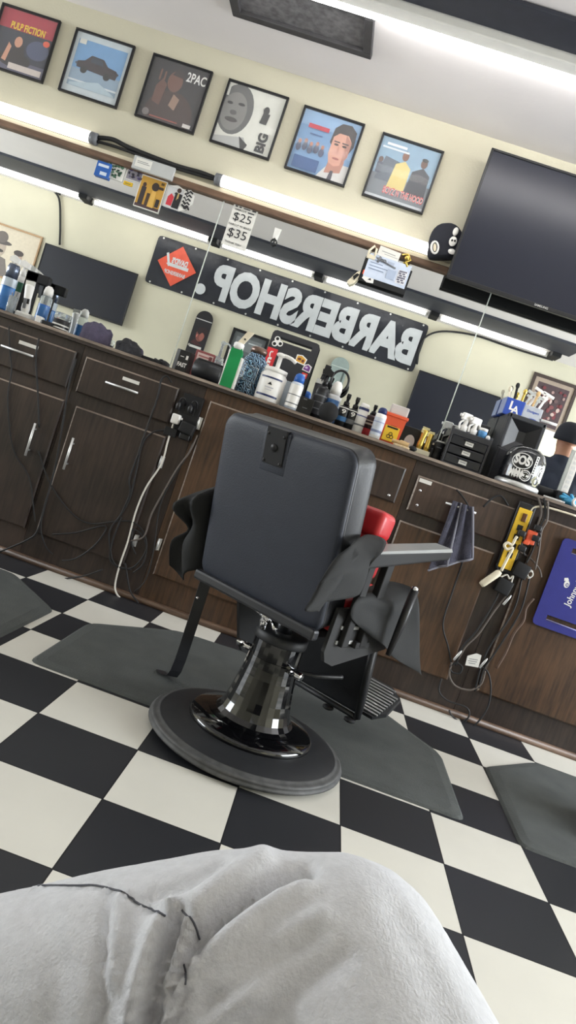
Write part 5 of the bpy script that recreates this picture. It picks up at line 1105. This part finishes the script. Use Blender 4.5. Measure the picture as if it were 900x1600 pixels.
# outlet at the left
A = Vector((-1.105, 0, .955))
t = thing('power_outlet', 'black wall outlet plate with plugs beside the second drawer', 'outlet', (-1.098, YC, .84))
mk('outlet_plate', MB(M_BLKM).box(-1.152, -1.05, 1.458, 1.4775, .835, 1.045, .004), t, True)
mk('outlet_socket', MB(M_BLK).box(-1.125, -1.077, 1.455, 1.459, .95, .99, .002), t, True)
for i, (u, v) in enumerate(((280, 634), (298, 639))):
    q = at_front(u, v)
    solo('power_plug', MB(M_BLK).at(T(q.x, 1.44, q.z)).lathe([(.008, -.022), (.012, -.018), (.013, .004), (.009, .02)], 12).tube(spline([(0, 0, .016), (.004, -.008, .035), (.018, -.008, .04), (.026, .004, .028), (.026, .012, .01)]), .004, 6), ('black round plug at upper left of the outlet plate', 'black round plug at upper right of the outlet plate')[i], 'plug', 'round plugs in the outlet')
q = at_front(276, 655)
solo('charger', MB(M_WHITE).at(T(q.x, 1.435, q.z)).box(-.02, .02, -.016, .022, -.024, .024, .007, 3).box(.016, .03, .0, .01, .004, .014, .002), 'white plug charger in the outlet at left', 'charger')
q = at_front(294, 670)
solo('power_adapter', MB(M_BLKM).at(T(q.x, 1.43, q.z) @ R(.12, 'Y')).box(-.035, .035, -.02, .028, -.026, .026, .006, 3), 'black brick power adapter right of the white charger', 'adapter')
q = at_front(289, 682)
solo('power_adapter', MB(M_BLK).at(T(q.x, 1.445, q.z)).box(-.026, .026, -.01, .012, -.018, .014, .006, 3), 'smaller black adapter just below the brick adapter', 'adapter')
q = at_front(267, 675)
solo('cord_clip', MB(M_BLKM).at(T(q.x, 1.45, q.z)).box(-.032, .03, -.008, .008, -.02, .02, .003), 'small black junction box left of the adapters', 'box')
def cord(label, px, r=.0045, m=None, y=1.447, group=None, ys=None, extra=()):
    pts = [atY(u, v, (ys[i] if ys else y)) for i, (u, v) in enumerate(px)]+[Vector(e) for e in extra]
    return solo('cord', MB(m or M_CORD).tube(spline(pts, 5), r, 7), label, 'cord', group)
cord('white cord hanging from the white charger to the floor', [(271, 662), (262, 690), (252, 725), (228, 762), (212, 800), (200, 845), (188, 880), (180, 912), (182, 927), (191, 938)], .0045, M_CORDW)
cord('black cord looping from the second drawer top down to the tangle', [(268, 598), (261, 588), (252, 594), (246, 622), (229, 670), (214, 715), (202, 750), (203, 772), (185, 812)], .0045)
cord('black cord from the small junction box arching down past the door', [(258, 672), (238, 676), (222, 695), (213, 735), (204, 775), (192, 800), (172, 828), (172, 855), (180, 882), (205, 890)], .0042)
cord('dark cord hanging down the stile from the adapter at right', [(308, 680), (296, 706), (275, 735), (252, 775), (236, 805), (225, 838), (205, 845)], .0045, M_CORDG)
cord('thin dark cord beside the outlet stile', [(303, 690), (290, 716), (272, 745), (250, 790), (240, 860), (228, 905), (210, 925)], .003)
cord('black cord crossing the far left drawer front', [(14, 510), (15, 545), (18, 580), (12, 625), (20, 700), (45, 745), (52, 790), (55, 815)], .0035)
cord('black cord hanging over the far left drawer by its label', [(61, 528), (56, 560), (59, 610), (61, 668)], .0045)
cord('thin cord running from the left door handle to the tangle of cords', [(60, 705), (78, 755), (110, 800), (140, 818), (178, 815), (205, 815), (222, 828), (229, 850), (224, 880), (208, 895)], .0038)
cord('black cord hanging between the two left cabinets down to floor', [(119, 560), (108, 600), (100, 650), (86, 730), (70, 790), (58, 830), (40, 845), (0, 862)], .0045)
cord('thin black cord curving to the left cabinet foot', [(66, 802), (64, 830), (72, 855), (82, 866)], .0035)
cord('black cord looped over the second door foot', [(82, 835), (120, 832), (165, 822), (150, 850), (120, 872), (97, 876)], .004)
cord('loose cord loop low on the second cabinet', [(190, 808), (176, 845), (172, 875), (190, 888), (210, 885), (228, 860), (222, 836), (208, 828), (206, 850), (212, 866)], .004)
cord('thin cord lying along the floor edge at left', [(0, 882), (30, 890), (52, 902), (90, 905), (130, 900), (160, 890)], .004, None, 1.43)
cord('cord end dropping to floor by the white cord', [(196, 880), (200, 908), (204, 925), (216, 942)], .0045)
# towel on the drawer handle
def hang(name, label, cat, m, pts, y0):
    pass
rows = []
for i in range(15):
    f = i/14
    a = atY(708+(668-708)*f, 782+(890-782)*f, 1.425); b = atY(738+(737-738)*f, 792+(872-792)*f, 1.425)
    rows.append([Vector((a.x+(b.x-a.x)*j/12, 1.418-.014*math.sin(j*1.1+f*2)-.01*f+.006*math.sin(j*2.3), a.z+(b.z-a.z)*j/12)) for j in range(13)])
mb = MB(mat('slate_towel', (78, 78, 92), .95, var=.2, scale=40, bump=.7, bscale=220)).grid(rows)
hem = mat('pale_hem', (128, 128, 138), .9)
mb.mat(hem).tube([r_[12]+Vector((0, -.002, 0)) for r_ in rows], .003, 6).tube([q+Vector((0, -.002, 0)) for q in rows[-1]], .003, 6).tube([r_[5]+Vector((0, -.004, 0)) for r_ in rows], .0022, 6)
solo('hand_towel', mb, 'slate grey towel with frayed hem hanging on a drawer handle', 'towel', mods=(SOLID(.005),))
cord('black cord hanging behind the grey towel over the drawer', [(713, 765), (722, 775), (733, 795), (735, 830), (722, 880), (705, 930), (692, 975), (700, 1010), (706, 1040)], .0042)
cord('black cord hump lying on the rail above the drawer label', [(755, 792), (770, 778), (783, 775), (794, 790)], .005, M_CORD, 1.446)
# yellow power strip
q0 = atY(822, 800, 1.44); q1 = atY(787, 888, 1.44); cx = (q0.x+q1.x)/2; zt, zl = q0.z+.012, q1.z-.0
t = thing('power_strip', 'yellow and black power strip hanging upright on the cabinet at right', 'power strip', (cx, YC, zl))
PM = T(cx, 1.455, (zt+zl)/2) @ FRONT; ph = zt-zl
mk('strip_body', MB(M_BLK).at(PM).box(-.042, .042, -ph/2-.02, ph/2+.03, -.005, .018, .008, 3), t, True)
mk('face_plate', MB(M_YELLOW).at(PM).box(-.034, .03, -ph/2, ph/2, .018, .024, .003), t, True)
mk('switch', MB(mat('dark_amber', (84, 46, 20), .3)).at(PM).box(-.01, .012, ph/2-.06, ph/2-.02, .024, .03, .003), t, True)
for k in range(4): mk('outlet_socket', MB(M_BLKM).at(PM).box(-.014, .012, ph/2-.105-k*.045, ph/2-.078-k*.045, .0235, .026, .001), t, True)
q = at_front(826, 838); solo('plug_adapter', MB(M_ORANGE).at(T(q.x, 1.42, q.z)).box(-.02, .024, -.014, .008, -.034, .03, .004).box(-.026, .0, -.02, .0, -.04, -.02, .003), 'orange multi plug adapter on the yellow power strip', 'adapter')
for i, (u, v, lb) in enumerate(((836, 824, 'black plug at the top right of the yellow power strip'), (833, 840, 'round black plug beside the orange adapter'), (811, 832, 'black plug on the left half of the yellow power strip'), (812, 855, 'black plug below the orange adapter'))):
    q = at_front(u, v); solo('power_plug', MB(M_BLK).at(T(q.x, 1.412, q.z)).box(-.018, .018, -.016, .014, -.014, .014, .006, 3).tube([(.012, -.004, -.008), (.022, -.004, -.03)], .004, 6), lb, 'plug', 'plugs on the yellow power strip')
for i, (u, v, lb) in enumerate(((812, 890, 'large black brick adapter hanging below yellow power strip'), (785, 915, 'black adapter hanging under the white trimmer'))):
    q = at_front(u, v); solo('power_adapter', MB(M_BLKM).at(T(q.x, 1.435, q.z) @ R(.15, 'Y')).box(-.036, .036, -.02, .02, -.035, .035, .006, 3), lb, 'adapter')
q0 = atY(751, 914, 1.41); q1 = atY(782, 893, 1.41)
solo('white_plug_end', MB(M_CREAM).tube([q0, q0.lerp(q1, .1), q0.lerp(q1, .9), q1], [.012, .0165, .0165, .01], 14), 'cream cylindrical battery plug hanging from the yellow power strip', 'plug')
cord('cream cord from the cylindrical plug up to yellow power strip', [(783, 892), (793, 872), (801, 856), (792, 858), (788, 852), (793, 848), (800, 851), (805, 842), (808, 838)], .007, M_CREAM, 1.405)
cord('white twisted cord end under the yellow power strip', [(782, 902), (792, 898), (796, 904), (802, 900), (798, 912)], .004, M_CORDW, 1.425)
q = at_front(826, 896)
mb = MB(M_CORDW)
for k in range(3): mb.tube([Vector((q.x+.012*math.cos(a*PI/6), 1.43-.004*k, q.z-.0+(.02-.003*k)*math.sin(a*PI/6))) for a in range(12)], .003, 6, closed=True)
solo('cord_coil', mb, 'small coil of pale cord tied right of the brick adapter', 'cord')
gr = 'dark cords hanging from the counter top to the yellow power strip'
for i, pts in enumerate(([(840, 776), (846, 800), (838, 826), (828, 852)], [(850, 778), (852, 805), (842, 828), (832, 860), (822, 880)], [(856, 782), (855, 812), (846, 830), (842, 860), (836, 890)])):
    cord('dark cord draped from the counter edge to the yellow power strip', pts, .005, (M_CORDG, M_CORD, M_CORDG)[i], 1.432-.004*i, gr)
cord('pale cord running along the counter edge into the power strip top', [(829, 800), (834, 793), (850, 792), (870, 797), (900, 806)], .005, M_CREAM, 1.44)
for lb, pts, r_, m_ in (('black cord falling from the power strip to the low tangle, leftmost', [(776, 880), (780, 920), (770, 945), (745, 985), (722, 1012), (712, 1040)], .0045, M_CORD),
    ('grey cord falling from the twisted cord end to the low tangle', [(800, 905), (795, 925), (772, 955), (748, 990), (728, 1010), (716, 1030)], .005, M_CORDG),
    ('black cord falling from brick adapter, middle of the hanging cords', [(815, 905), (806, 945), (790, 975), (765, 1010), (752, 1040), (742, 1080)], .0045, M_CORD),
    ('black cord falling from the brick adapter, right of the hanging cords', [(828, 900), (815, 950), (796, 985), (770, 1025), (756, 1045), (748, 1075)], .0045, M_CORD),
    ('brown cord hanging beside the lower left of the blue mat', [(834, 935), (822, 950), (818, 970), (803, 990), (790, 1020), (776, 1044)], .006, mat('brown_cord', (92, 72, 60), .6)),
    ('pale thin cord running behind the blue mat to the small coil', [(812, 862), (828, 872), (842, 888), (846, 902)], .004, M_CORDG),
    ('cord loop hanging low left of the paper tag', [(706, 1035), (702, 1055), (712, 1072), (735, 1078), (752, 1068), (758, 1048)], .005, M_CORDG),
    ('large cord loop hanging right of the paper tag down to floor', [(748, 1040), (762, 1050), (767, 1075), (762, 1105), (745, 1130), (725, 1142), (716, 1138), (722, 1128), (732, 1122)], .0042, M_CORD),
    ('cord looping from the low tangle to the floor in front of the baseboard', [(690, 1060), (686, 1080), (700, 1095), (728, 1105), (733, 1118), (722, 1130), (706, 1118), (702, 1110)], .0042, M_CORD),
    ('cord loop coiled left of the paper tag', [(703, 1042), (712, 1036), (722, 1042), (718, 1052), (706, 1050), (704, 1040), (716, 1034)], .0045, M_CORD)):
    cord(lb, pts, r_, m_, 1.436)
q = at_front(738, 1029); solo('paper_tag', MB(M_PAPER).at(T(q.x, 1.425, q.z) @ FRONT @ R(.2, 'Z')).poly([(-.034, -.03), (.028, -.032), (.034, .028), (.01, .034), (-.03, .016)], 0).mat(flat(120, 120, 124)).rect(-.02, .002, .02, .005, .0005).rect(-.024, -.008, .018, -.005, .0005).rect(-.02, -.018, .012, -.015, .0005), 'white paper tag on the low cords at right', 'tag', mods=(SOLID(.001),))
for u, v, lb in ((791, 936, 'silver barrel plug hanging under the adapters'), (714, 1022, 'silver jack plug above the low cord tangle'), (754, 1034, 'silver jack plug right of the paper tag')):
    q = at_front(u, v); solo('jack_plug', MB(M_STEEL).at(T(q.x, 1.43, q.z) @ R(.35, 'Y')).lathe([(.004, -.03), (.006, -.028), (.006, .01), (.004, .024), (0, .03)], 10), lb, 'plug')
# blue mat hanging on the right cabinet
q = atY(876, 848, 1.43); W = .31; Hm = .43
bx = .757; bz = .555
t = thing('station_mat', 'royal blue barber mat with white script emblem hung on the cabinet at right', 'mat', (bx+W/2, 1.44, bz))
M = T(bx+W/2, 1.446, bz+Hm/2) @ FRONT
mb = MB(mat('royal_blue_mat', (44, 46, 128), .65, var=.06, bump=.1, bscale=200)).at(M); a = W*.32
for y0, y1 in ((-Hm/2, -Hm/2+.035), (-Hm/2+.062, Hm/2-.062), (Hm/2-.035, Hm/2)): 
    e = .018 if y0 < -.15 or y1 > .2 else 0
    if y0 == -Hm/2: mb.prism([(-W/2+.02, y0), (W/2-.02, y0), (W/2-.006, y0+.006), (W/2, y0+.02), (W/2, y1), (-W/2, y1), (-W/2, y0+.02), (-W/2+.006, y0+.006)], 0, .006)
    elif y1 == Hm/2: mb.prism([(-W/2, y0), (W/2, y0), (W/2, y1-.02), (W/2-.006, y1-.006), (W/2-.02, y1), (-W/2+.02, y1), (-W/2+.006, y1-.006), (-W/2, y1-.02)], 0, .006)
    else: mb.prism([(-W/2, y0), (W/2, y0), (W/2, y1), (-W/2, y1)], 0, .006)
for yy in (-Hm/2+.035, Hm/2-.062):
    mb.prism([(-W/2, yy), (-a, yy), (-a, yy+.027), (-W/2, yy+.027)], 0, .006).prism([(a, yy), (W/2, yy), (W/2, yy+.027), (a, yy+.027)], 0, .006)
mk('mat_sheet', mb, t, True)
mk('slot_lip', MB(mat('pale_blue_lip', (150, 150, 200), .6)).at(M).tube([(-a, -Hm/2+.04, .006), (a, -Hm/2+.036, .006)], .0025, 6).tube([(-a, Hm/2-.06, .006), (a, Hm/2-.06, .006)], .0025, 6), t, True)
mb = MB(M_WHITE).at(M @ T(.0, .0, .0066)); mb.text('Johnny B.', .012, .0, .022, None, 0, .02, PI/2-.25) if False else mb.text('Johnny B.', -.02, -.012, .15, .04, 0, .015, PI/2-.12)
mb.at(M @ T(-.068, .012, .0066)); mb.ell(0, 0, .013, .018, 0, 14).poly([(-.016, .01), (.004, .02), (-.004, .03), (-.02, .024)], .0003).mat(mat('royal_blue_mat', (44, 46, 128))).ell(.003, -.003, .007, .009, .0005, 12).mat(M_WHITE).ell(.003, -.003, .004, .005, .0008, 10)
mk('script_emblem', mb, t, True)

# ================================================================== PEOPLE
def blob(name, caps, voxel, m, parent=None, smooth=8, bake=True, fn=None):
    mb = MB(m)
    for c in caps:
        if c[0] == 'b': mb.ball(c[1], *c[2], 20, 14)
        else: mb.capsule(c[0], c[1], c[2], c[3], 18)
    me = bpy.data.meshes.new(name); me.from_pydata([tuple(q) for q in mb.v], [], mb.f); me.update()
    o = bpy.data.objects.new(name, me); COL.objects.link(o)
    a = o.modifiers.new('remesh', 'REMESH'); a.mode = 'VOXEL'; a.voxel_size = voxel; a.use_smooth_shade = True
    b = o.modifiers.new('smooth', 'SMOOTH'); b.factor = .5; b.iterations = smooth
    dg = bpy.context.evaluated_depsgraph_get(); m2 = bpy.data.meshes.new_from_object(o.evaluated_get(dg))
    o.modifiers.clear(); o.data = m2; bpy.data.meshes.remove(me)
    if fn: fn(m2)
    m2.materials.clear(); m2.materials.append(m)
    m2.polygons.foreach_set('use_smooth', [True]*len(m2.polygons)); m2.update()
    if parent is not None:
        o.parent = parent; inv = pm(parent).inverted(); m2.transform(inv)
    return o
def hand(p, d, up, side):     # palm, four fingers and a thumb as a chain of tapered capsules
    p, d, up = Vector(p), Vector(d).normalized(), Vector(up).normalized(); s = d.cross(up).normalized()*side
    o = [(p, .026, p+d*.05+s*.012, .022), (p, .026, p+d*.05-s*.014, .022), (p, .025, p+d*.055, .022)]
    for k, ln in enumerate((.066, .076, .07, .055)):
        b = p+d*.07+s*(.027-.018*k); m1 = b+d*ln*.5-up*.006; e = m1+d*ln*.4-up*.024; o += [(b, .0092, m1, .0085), (m1, .0085, e, .0075)]
    b = p+d*.02+s*.026; m1 = b+d*.03+s*.022; o += [(b, .012, m1, .0105), (m1, .0105, m1+d*.028-up*.008, .0085)]
    return o
def head_caps(c, f, sc=1.0):  # c: centre of the head, f: horizontal facing direction
    f = Vector(f).normalized(); s = Vector((-f.y, f.x, 0)); c = Vector(c); z = Vector((0, 0, 1))
    o = [(c+z*.035-f*.012, .083, c+z*.03+f*.012, .078), (c-z*.035+f*.022, .062, c-z*.075+f*.038, .042), (c+z*.0+f*.045, .052, c-z*.05+f*.05, .042)]
    o += [(c+z*.005+f*.088, .009, c-z*.03+f*.103, .013), (c-z*.055+f*.083+s*.016, .0085, c-z*.055+f*.083-s*.016, .0085)]
    for q in (-1, 1):
        o += [(c+f*.082+s*q*.03+z*.018, .012, c+f*.08+s*q*.036+z*.018, .012), (c+s*q*.078+z*.02-f*.004, .016, c+s*q*.074-z*.018, .011)]
    return o
# --- the barber seen only in the mirror, back turned to it
BXc, BYc = 1.10, .68
pr_ = thing('person', 'person in a black cap and dark shirt, seen from behind in the right mirror', 'person', (BXc, BYc, 0))
hc = (BXc-.0, BYc, 1.655); fdir = (-.25, -1, 0)
caps = head_caps(hc, fdir)+[((BXc, BYc+.01, 1.46), .06, (BXc, BYc, 1.58), .056), ((BXc-.17, BYc, 1.39), .055, (BXc-.26, BYc-.02, 1.13), .044), ((BXc-.26, BYc-.02, 1.13), .042, (BXc-.2, BYc-.22, 1.06), .03),
    ((BXc+.17, BYc, 1.39), .055, (BXc+.26, BYc-.02, 1.13), .044), ((BXc+.26, BYc-.02, 1.13), .042, (BXc+.2, BYc-.22, 1.06), .03), ((BXc, BYc, 1.38), .12, (BXc, BYc, .98), .12),
    ((BXc-.09, BYc, .92), .085, (BXc-.1, BYc, .5), .055), ((BXc-.1, BYc, .5), .055, (BXc-.1, BYc+.01, .09), .04), ((BXc+.09, BYc, .92), .085, (BXc+.1, BYc, .5), .055), ((BXc+.1, BYc, .5), .055, (BXc+.1, BYc+.01, .09), .04), ((BXc-.1, BYc+.02, .05), .04, (BXc-.11, BYc-.13, .04), .035), ((BXc+.1, BYc+.02, .05), .04, (BXc+.11, BYc-.13, .04), .035)]
caps += hand((BXc-.2, BYc-.24, 1.055), (.15, -1, -.1), (0, 0, 1), 1)+hand((BXc+.2, BYc-.24, 1.055), (-.15, -1, -.1), (0, 0, 1), -1)
blob('body', caps, .008, M_SKIN, pr_, 4)
SH = mat('dark_navy_shirt', (36, 42, 58), .85, var=.1, bump=.15, bscale=60)
blob('shirt', [((BXc-.14, BYc, 1.38), .12, (BXc+.14, BYc, 1.38), .12), ((BXc-.06, BYc, 1.3), .15, (BXc-.06, BYc, .95), .14), ((BXc+.06, BYc, 1.3), .15, (BXc+.06, BYc, .95), .14), ((BXc, BYc+.015, 1.42), .085, (BXc, BYc+.01, 1.49), .07),
     ((BXc-.19, BYc, 1.4), .085, (BXc-.27, BYc-.01, 1.18), .07), ((BXc+.19, BYc, 1.4), .085, (BXc+.27, BYc-.01, 1.18), .07)], .012, SH, pr_, 6)
blob('trousers', [((BXc-.08, BYc, .94), .115, (BXc+.08, BYc, .94), .115), ((BXc-.09, BYc, .9), .11, (BXc-.1, BYc, .5), .085), ((BXc-.1, BYc, .5), .085, (BXc-.1, BYc, .13), .07), ((BXc+.09, BYc, .9), .11, (BXc+.1, BYc, .5), .085), ((BXc+.1, BYc, .5), .085, (BXc+.1, BYc, .13), .07)], .014, mat('black_trousers', (32, 32, 36), .85), pr_, 6)
for s in (-1, 1): blob('shoe', [((BXc+s*.1, BYc+.03, .052), .051, (BXc+s*.11, BYc-.17, .045), .044)], .01, M_BLKM, pr_, 3)
mb = MB(capm).at(T(hc[0], hc[1], hc[2]+.03) @ R(math.atan2(-.25, 1)*-1, 'Z') @ R(-.12, 'X')); prof = [(.097*math.cos(PI/2*k/8)**.8 if k < 8 else 0, .092*math.sin(PI/2*k/8)) for k in range(9)]
mb.lathe([(.092, -.05), (.099, -.045), (.099, -.02)]+prof, 28, sy=1.1).box(-.07, .07, -.19, -.08, -.02, -.012, .004).mat(M_WHITE).ball((.04, .096, .02), .01, .004, .008, 8, 6); mk('cap', mb, pr_, True)
mb = MB(M_WHITE).at(T(BXc+.03, BYc+.1515, 1.19) @ BACKW); o = [(-.045, -.04), (.045, -.04), (0, .045)]
for i in range(3):
    a, b = Vector(o[i]), Vector(o[(i+1) % 3]); n = (b-a).orthogonal().normalized()*.005; mb.poly([tuple(a+n), tuple(b+n), tuple(b-n), tuple(a-n)], .003+.0002*i)
mk('shirt_emblem', mb, pr_, True)
# --- the seated person whose crossed leg fills the foreground
def P(u, v, d): return CAM+ray(u, v)*d
K = P(520, 1556, .42); A1 = P(170, 1563, .42); A2 = P(-230, 1610, .44)
HR, HL = Vector((-.26, -2.2, .5)), Vector((-.46, -2.2, .5))
SW = mat('heather_grey_fleece', (208, 209, 213), .95, var=.06, scale=190, bump=.2, bscale=520)
def seg_d(px, py, a, b):
    ax, ay = a; bx, by = b; dx, dy = bx-ax, by-ay; t = max(0, min(1, ((px-ax)*dx+(py-ay)*dy)/(dx*dx+dy*dy+1e-9)))
    return math.hypot(px-ax-dx*t, py-ay-dy*t)
FOLDS = [  # traced creases (negative) and ridges (positive): points, half width, height
    ([(-40, 1386), (80, 1383), (150, 1383), (185, 1391), (220, 1414), (258, 1431)], 5, -.0022),
    ([(258, 1431), (284, 1421), (300, 1440), (311, 1468)], 5, -.0025),
    ([(308, 1472), (340, 1440), (385, 1407), (430, 1378), (480, 1362)], 13, -.0085),
    ([(278, 1440), (262, 1480), (240, 1540), (220, 1610)], 12, -.009), ([(300, 1480), (280, 1520), (255, 1570), (235, 1620)], 10, -.007),
    ([(288, 1510), (292, 1545), (270, 1620)], 7, -.003),
    ([(268, 1425), (240, 1470), (224, 1520), (205, 1610)], 16, .006), ([(293, 1450), (272, 1510), (245, 1570)], 10, .006), ([(300, 1500), (270, 1560), (250, 1620)], 10, .005),
    ([(174, 1396), (168, 1450), (160, 1520), (156, 1610)], 9, -.0035), ([(185, 1400), (182, 1460), (176, 1530)], 16, .003),
    ([(300, 1425), (350, 1385), (410, 1350)], 22, .005), ([(330, 1475), (400, 1420), (470, 1380)], 22, .004),
    ([(240, 1400), (300, 1380), (350, 1352)], 10, -.003),
    ([(330, 1570), (400, 1510), (480, 1460)], 16, -.003), ([(400, 1610), (470, 1540), (540, 1490)], 18, -.0025), ([(360, 1540), (430, 1480), (500, 1430)], 18, .0025), ([(300, 1620), (350, 1580), (400, 1550)], 12, .003),
    ([(60, 1420), (90, 1500), (80, 1600)], 26, -.002), ([(620, 1420), (660, 1500), (690, 1600)], 40, -.0015)]
def sculpt(me):
    nrm = [v.normal.copy() for v in me.vertices]
    for v, n in zip(me.vertices, nrm):
        d = v.co-CAM; w = d.dot(FWD)
        if w < .15 or n.dot(d) > 0.02: continue
        u = 450+FPX*d.dot(RT)/w; vv = 800-FPX*d.dot(UP)/w
        if u < -80 or u > 950 or vv < 1280 or vv > 1720: continue
        h = 0
        for pts, hw, ht in FOLDS:
            dd = min(seg_d(u, vv, pts[i], pts[i+1]) for i in range(len(pts)-1))
            if dd < 3*hw: h += ht*math.exp(-(dd/hw)**2)
        h = 1.7*h+.0005*mnoise.noise(v.co*12)+.00025*mnoise.noise(v.co*60)
        v.co += n*h
ps = thing('person', 'seated person in light grey sweatpants, leg crossed in the near foreground', 'person', (-.36, -2.1, 0))
legs = [(K, .0775, P(600, 1790, .37), .084), (P(600, 1790, .37), .084, HR, .092), (K, .0765, P(350, 1549, .42), .076), (P(350, 1549, .42), .076, A1, .07), (A1, .07, A2, .058),
        (HR, .1, HL, .1), (HL, .095, Vector((-.56, -1.72, .455)), .075), (Vector((-.56, -1.72, .455)), .075, Vector((-.58, -1.66, .12)), .06)]
sp = blob('sweatpants', legs, .0045, SW, ps, 10, fn=sculpt)
from mathutils.bvhtree import BVHTree
tree = BVHTree.FromPolygons([v.co+ps.location for v in sp.data.vertices], [tuple(p.vertices) for p in sp.data.polygons])
def seam(px):
    pts = []
    px = [(a.x, a.y) for a in spline([(u, v, 0) for u, v in px], 6)]
    for u, v in px:
        h = tree.ray_cast(CAM, ray(u, v).normalized())
        if h[0] is not None: pts.append(h[0]+h[1]*.0005)
    mk('seam', MB(mat('seam_thread', (96, 97, 104), .9)).tube(pts, .00055, 6), ps, True)
seam([(2, 1388), (40, 1385), (80, 1384), (120, 1384), (150, 1384), (185, 1392), (205, 1404), (222, 1415), (240, 1422), (257, 1431)])
seam([(284, 1421), (293, 1430), (301, 1441), (307, 1455), (311, 1467)]); seam([(288, 1507), (291, 1522), (290, 1538)])
hd = Vector((-.36, -2.3, 1.19))
body = head_caps(hd, (0, 1, 0))+[((-.36, -2.32, .98), .055, (-.36, -2.31, 1.12), .055), ((-.36, -2.28, .55), .11, (-.36, -2.31, .88), .125)]
for s, hx in ((-1, -.17), (1, .17)):
    sh = Vector((-.36+hx, -2.31, .9)); el = Vector((-.36+hx*1.6, -2.2, .68)); wr = Vector((-.336+s*.1, -2.02, .86))
    body += [(sh, .052, el, .042), (el, .042, wr, .028)]+hand(wr+Vector((-s*.004, .0, .02)), (-s*.3, .05, 1), (s*.2, 1, 0), s)
body += [(A2, .045, A2+(A2-A1).normalized()*.1, .035), (Vector((-.58, -1.66, .14)), .042, Vector((-.58, -1.65, .06)), .04)]
blob('body', body, .008, M_SKIN, ps, 4)
blob('sweatshirt', [((-.36, -2.28, .55), .135, (-.36, -2.31, .82), .14), ((-.5, -2.31, .87), .075, (-.22, -2.31, .87), .075)]+[q for s in (-1, 1) for q in (((-.36+s*.17, -2.31, .9), .072, (-.36+s*.272, -2.2, .68), .058), ((-.36+s*.272, -2.2, .68), .056, (-.336+s*.125, -2.04, .83), .042))], .01, mat('dark_sweatshirt', (48, 50, 56), .9, bump=.1), ps, 6)
mb = MB(mat('dark_hair', (36, 28, 24), .7, var=.2, scale=80)).at(T(hd.x, hd.y-.012, hd.z+.045)); mb.lathe([(.088, -.04)]+[(.09*math.cos(PI/2*k/8)**.8 if k < 8 else 0, .082*math.sin(PI/2*k/8)) for k in range(9)], 24, sy=1.04); mk('hair', mb, ps, True)
dA = (A2-A1).normalized(); blob('shoe', [(A2+dA*.1+Vector((0, 0, .0)), .045, A2+dA*.16+Vector((0, .14, .02)), .04)], .01, M_WHITE, ps, 3)
blob('shoe', [(Vector((-.58, -1.68, .052)), .05, Vector((-.6, -1.47, .046)), .045)], .01, M_WHITE, ps, 3)
t = thing('waiting_bench', 'dark waiting bench against rear wall under the seated person', 'bench', (-.4, -2.25, 0))
mk('seat', MB(M_VINYLB).box(-1.1, .4, -2.46, -2.02, .33, .395, .02, 3), t, True); mk('backrest', MB(M_VINYLB).box(-1.1, .4, -2.49, -2.45, .42, .8, .015, 3), t, True)
for x in (-1.02, .32):
    for y in (-2.42, -2.07): mk('leg', MB(M_STEEL).box(x-.02, x+.02, y-.02, y+.02, 0, .332, .004), t, True)

# ================================================================== LIGHT
def area(name, loc, rot, sx_, sy2, e, col):
    l = bpy.data.lights.new(name, 'AREA'); l.shape = 'RECTANGLE'; l.size = sx_; l.size_y = sy2; l.energy = e; l.color = col
    o = bpy.data.objects.new(name, l); COL.objects.link(o); o.location = loc; o.rotation_euler = rot; return o
# unseen shop windows added for fill light: frames with area lamps before solid walls
for i, (x, sgn) in enumerate(((XL, 1), (XR, -1))):
    mb = MB(M_WHITE); y0, y1, z0, z1 = -1.4, 1.6, .8, 2.4; xa, xb = sorted((x, x+sgn*.04))
    for a in ((y0-.05, y1+.05, z0-.05, z0), (y0-.05, y1+.05, z1, z1+.05), (y0-.05, y0, z0, z1), (y1, y1+.05, z0, z1), (.07, .13, z0, z1)): mb.box(xa, xb, a[0], a[1], a[2], a[3], .003)
    struct('fill_window_%d' % (i+1), mb)
    area('daylight_fill', (x+sgn*.02, .1, 1.6), (0, -sgn*PI/2, 0), 1.6, 3.0, (WIN_L if i == 0 else WIN_R), (.88, .94, 1.0))
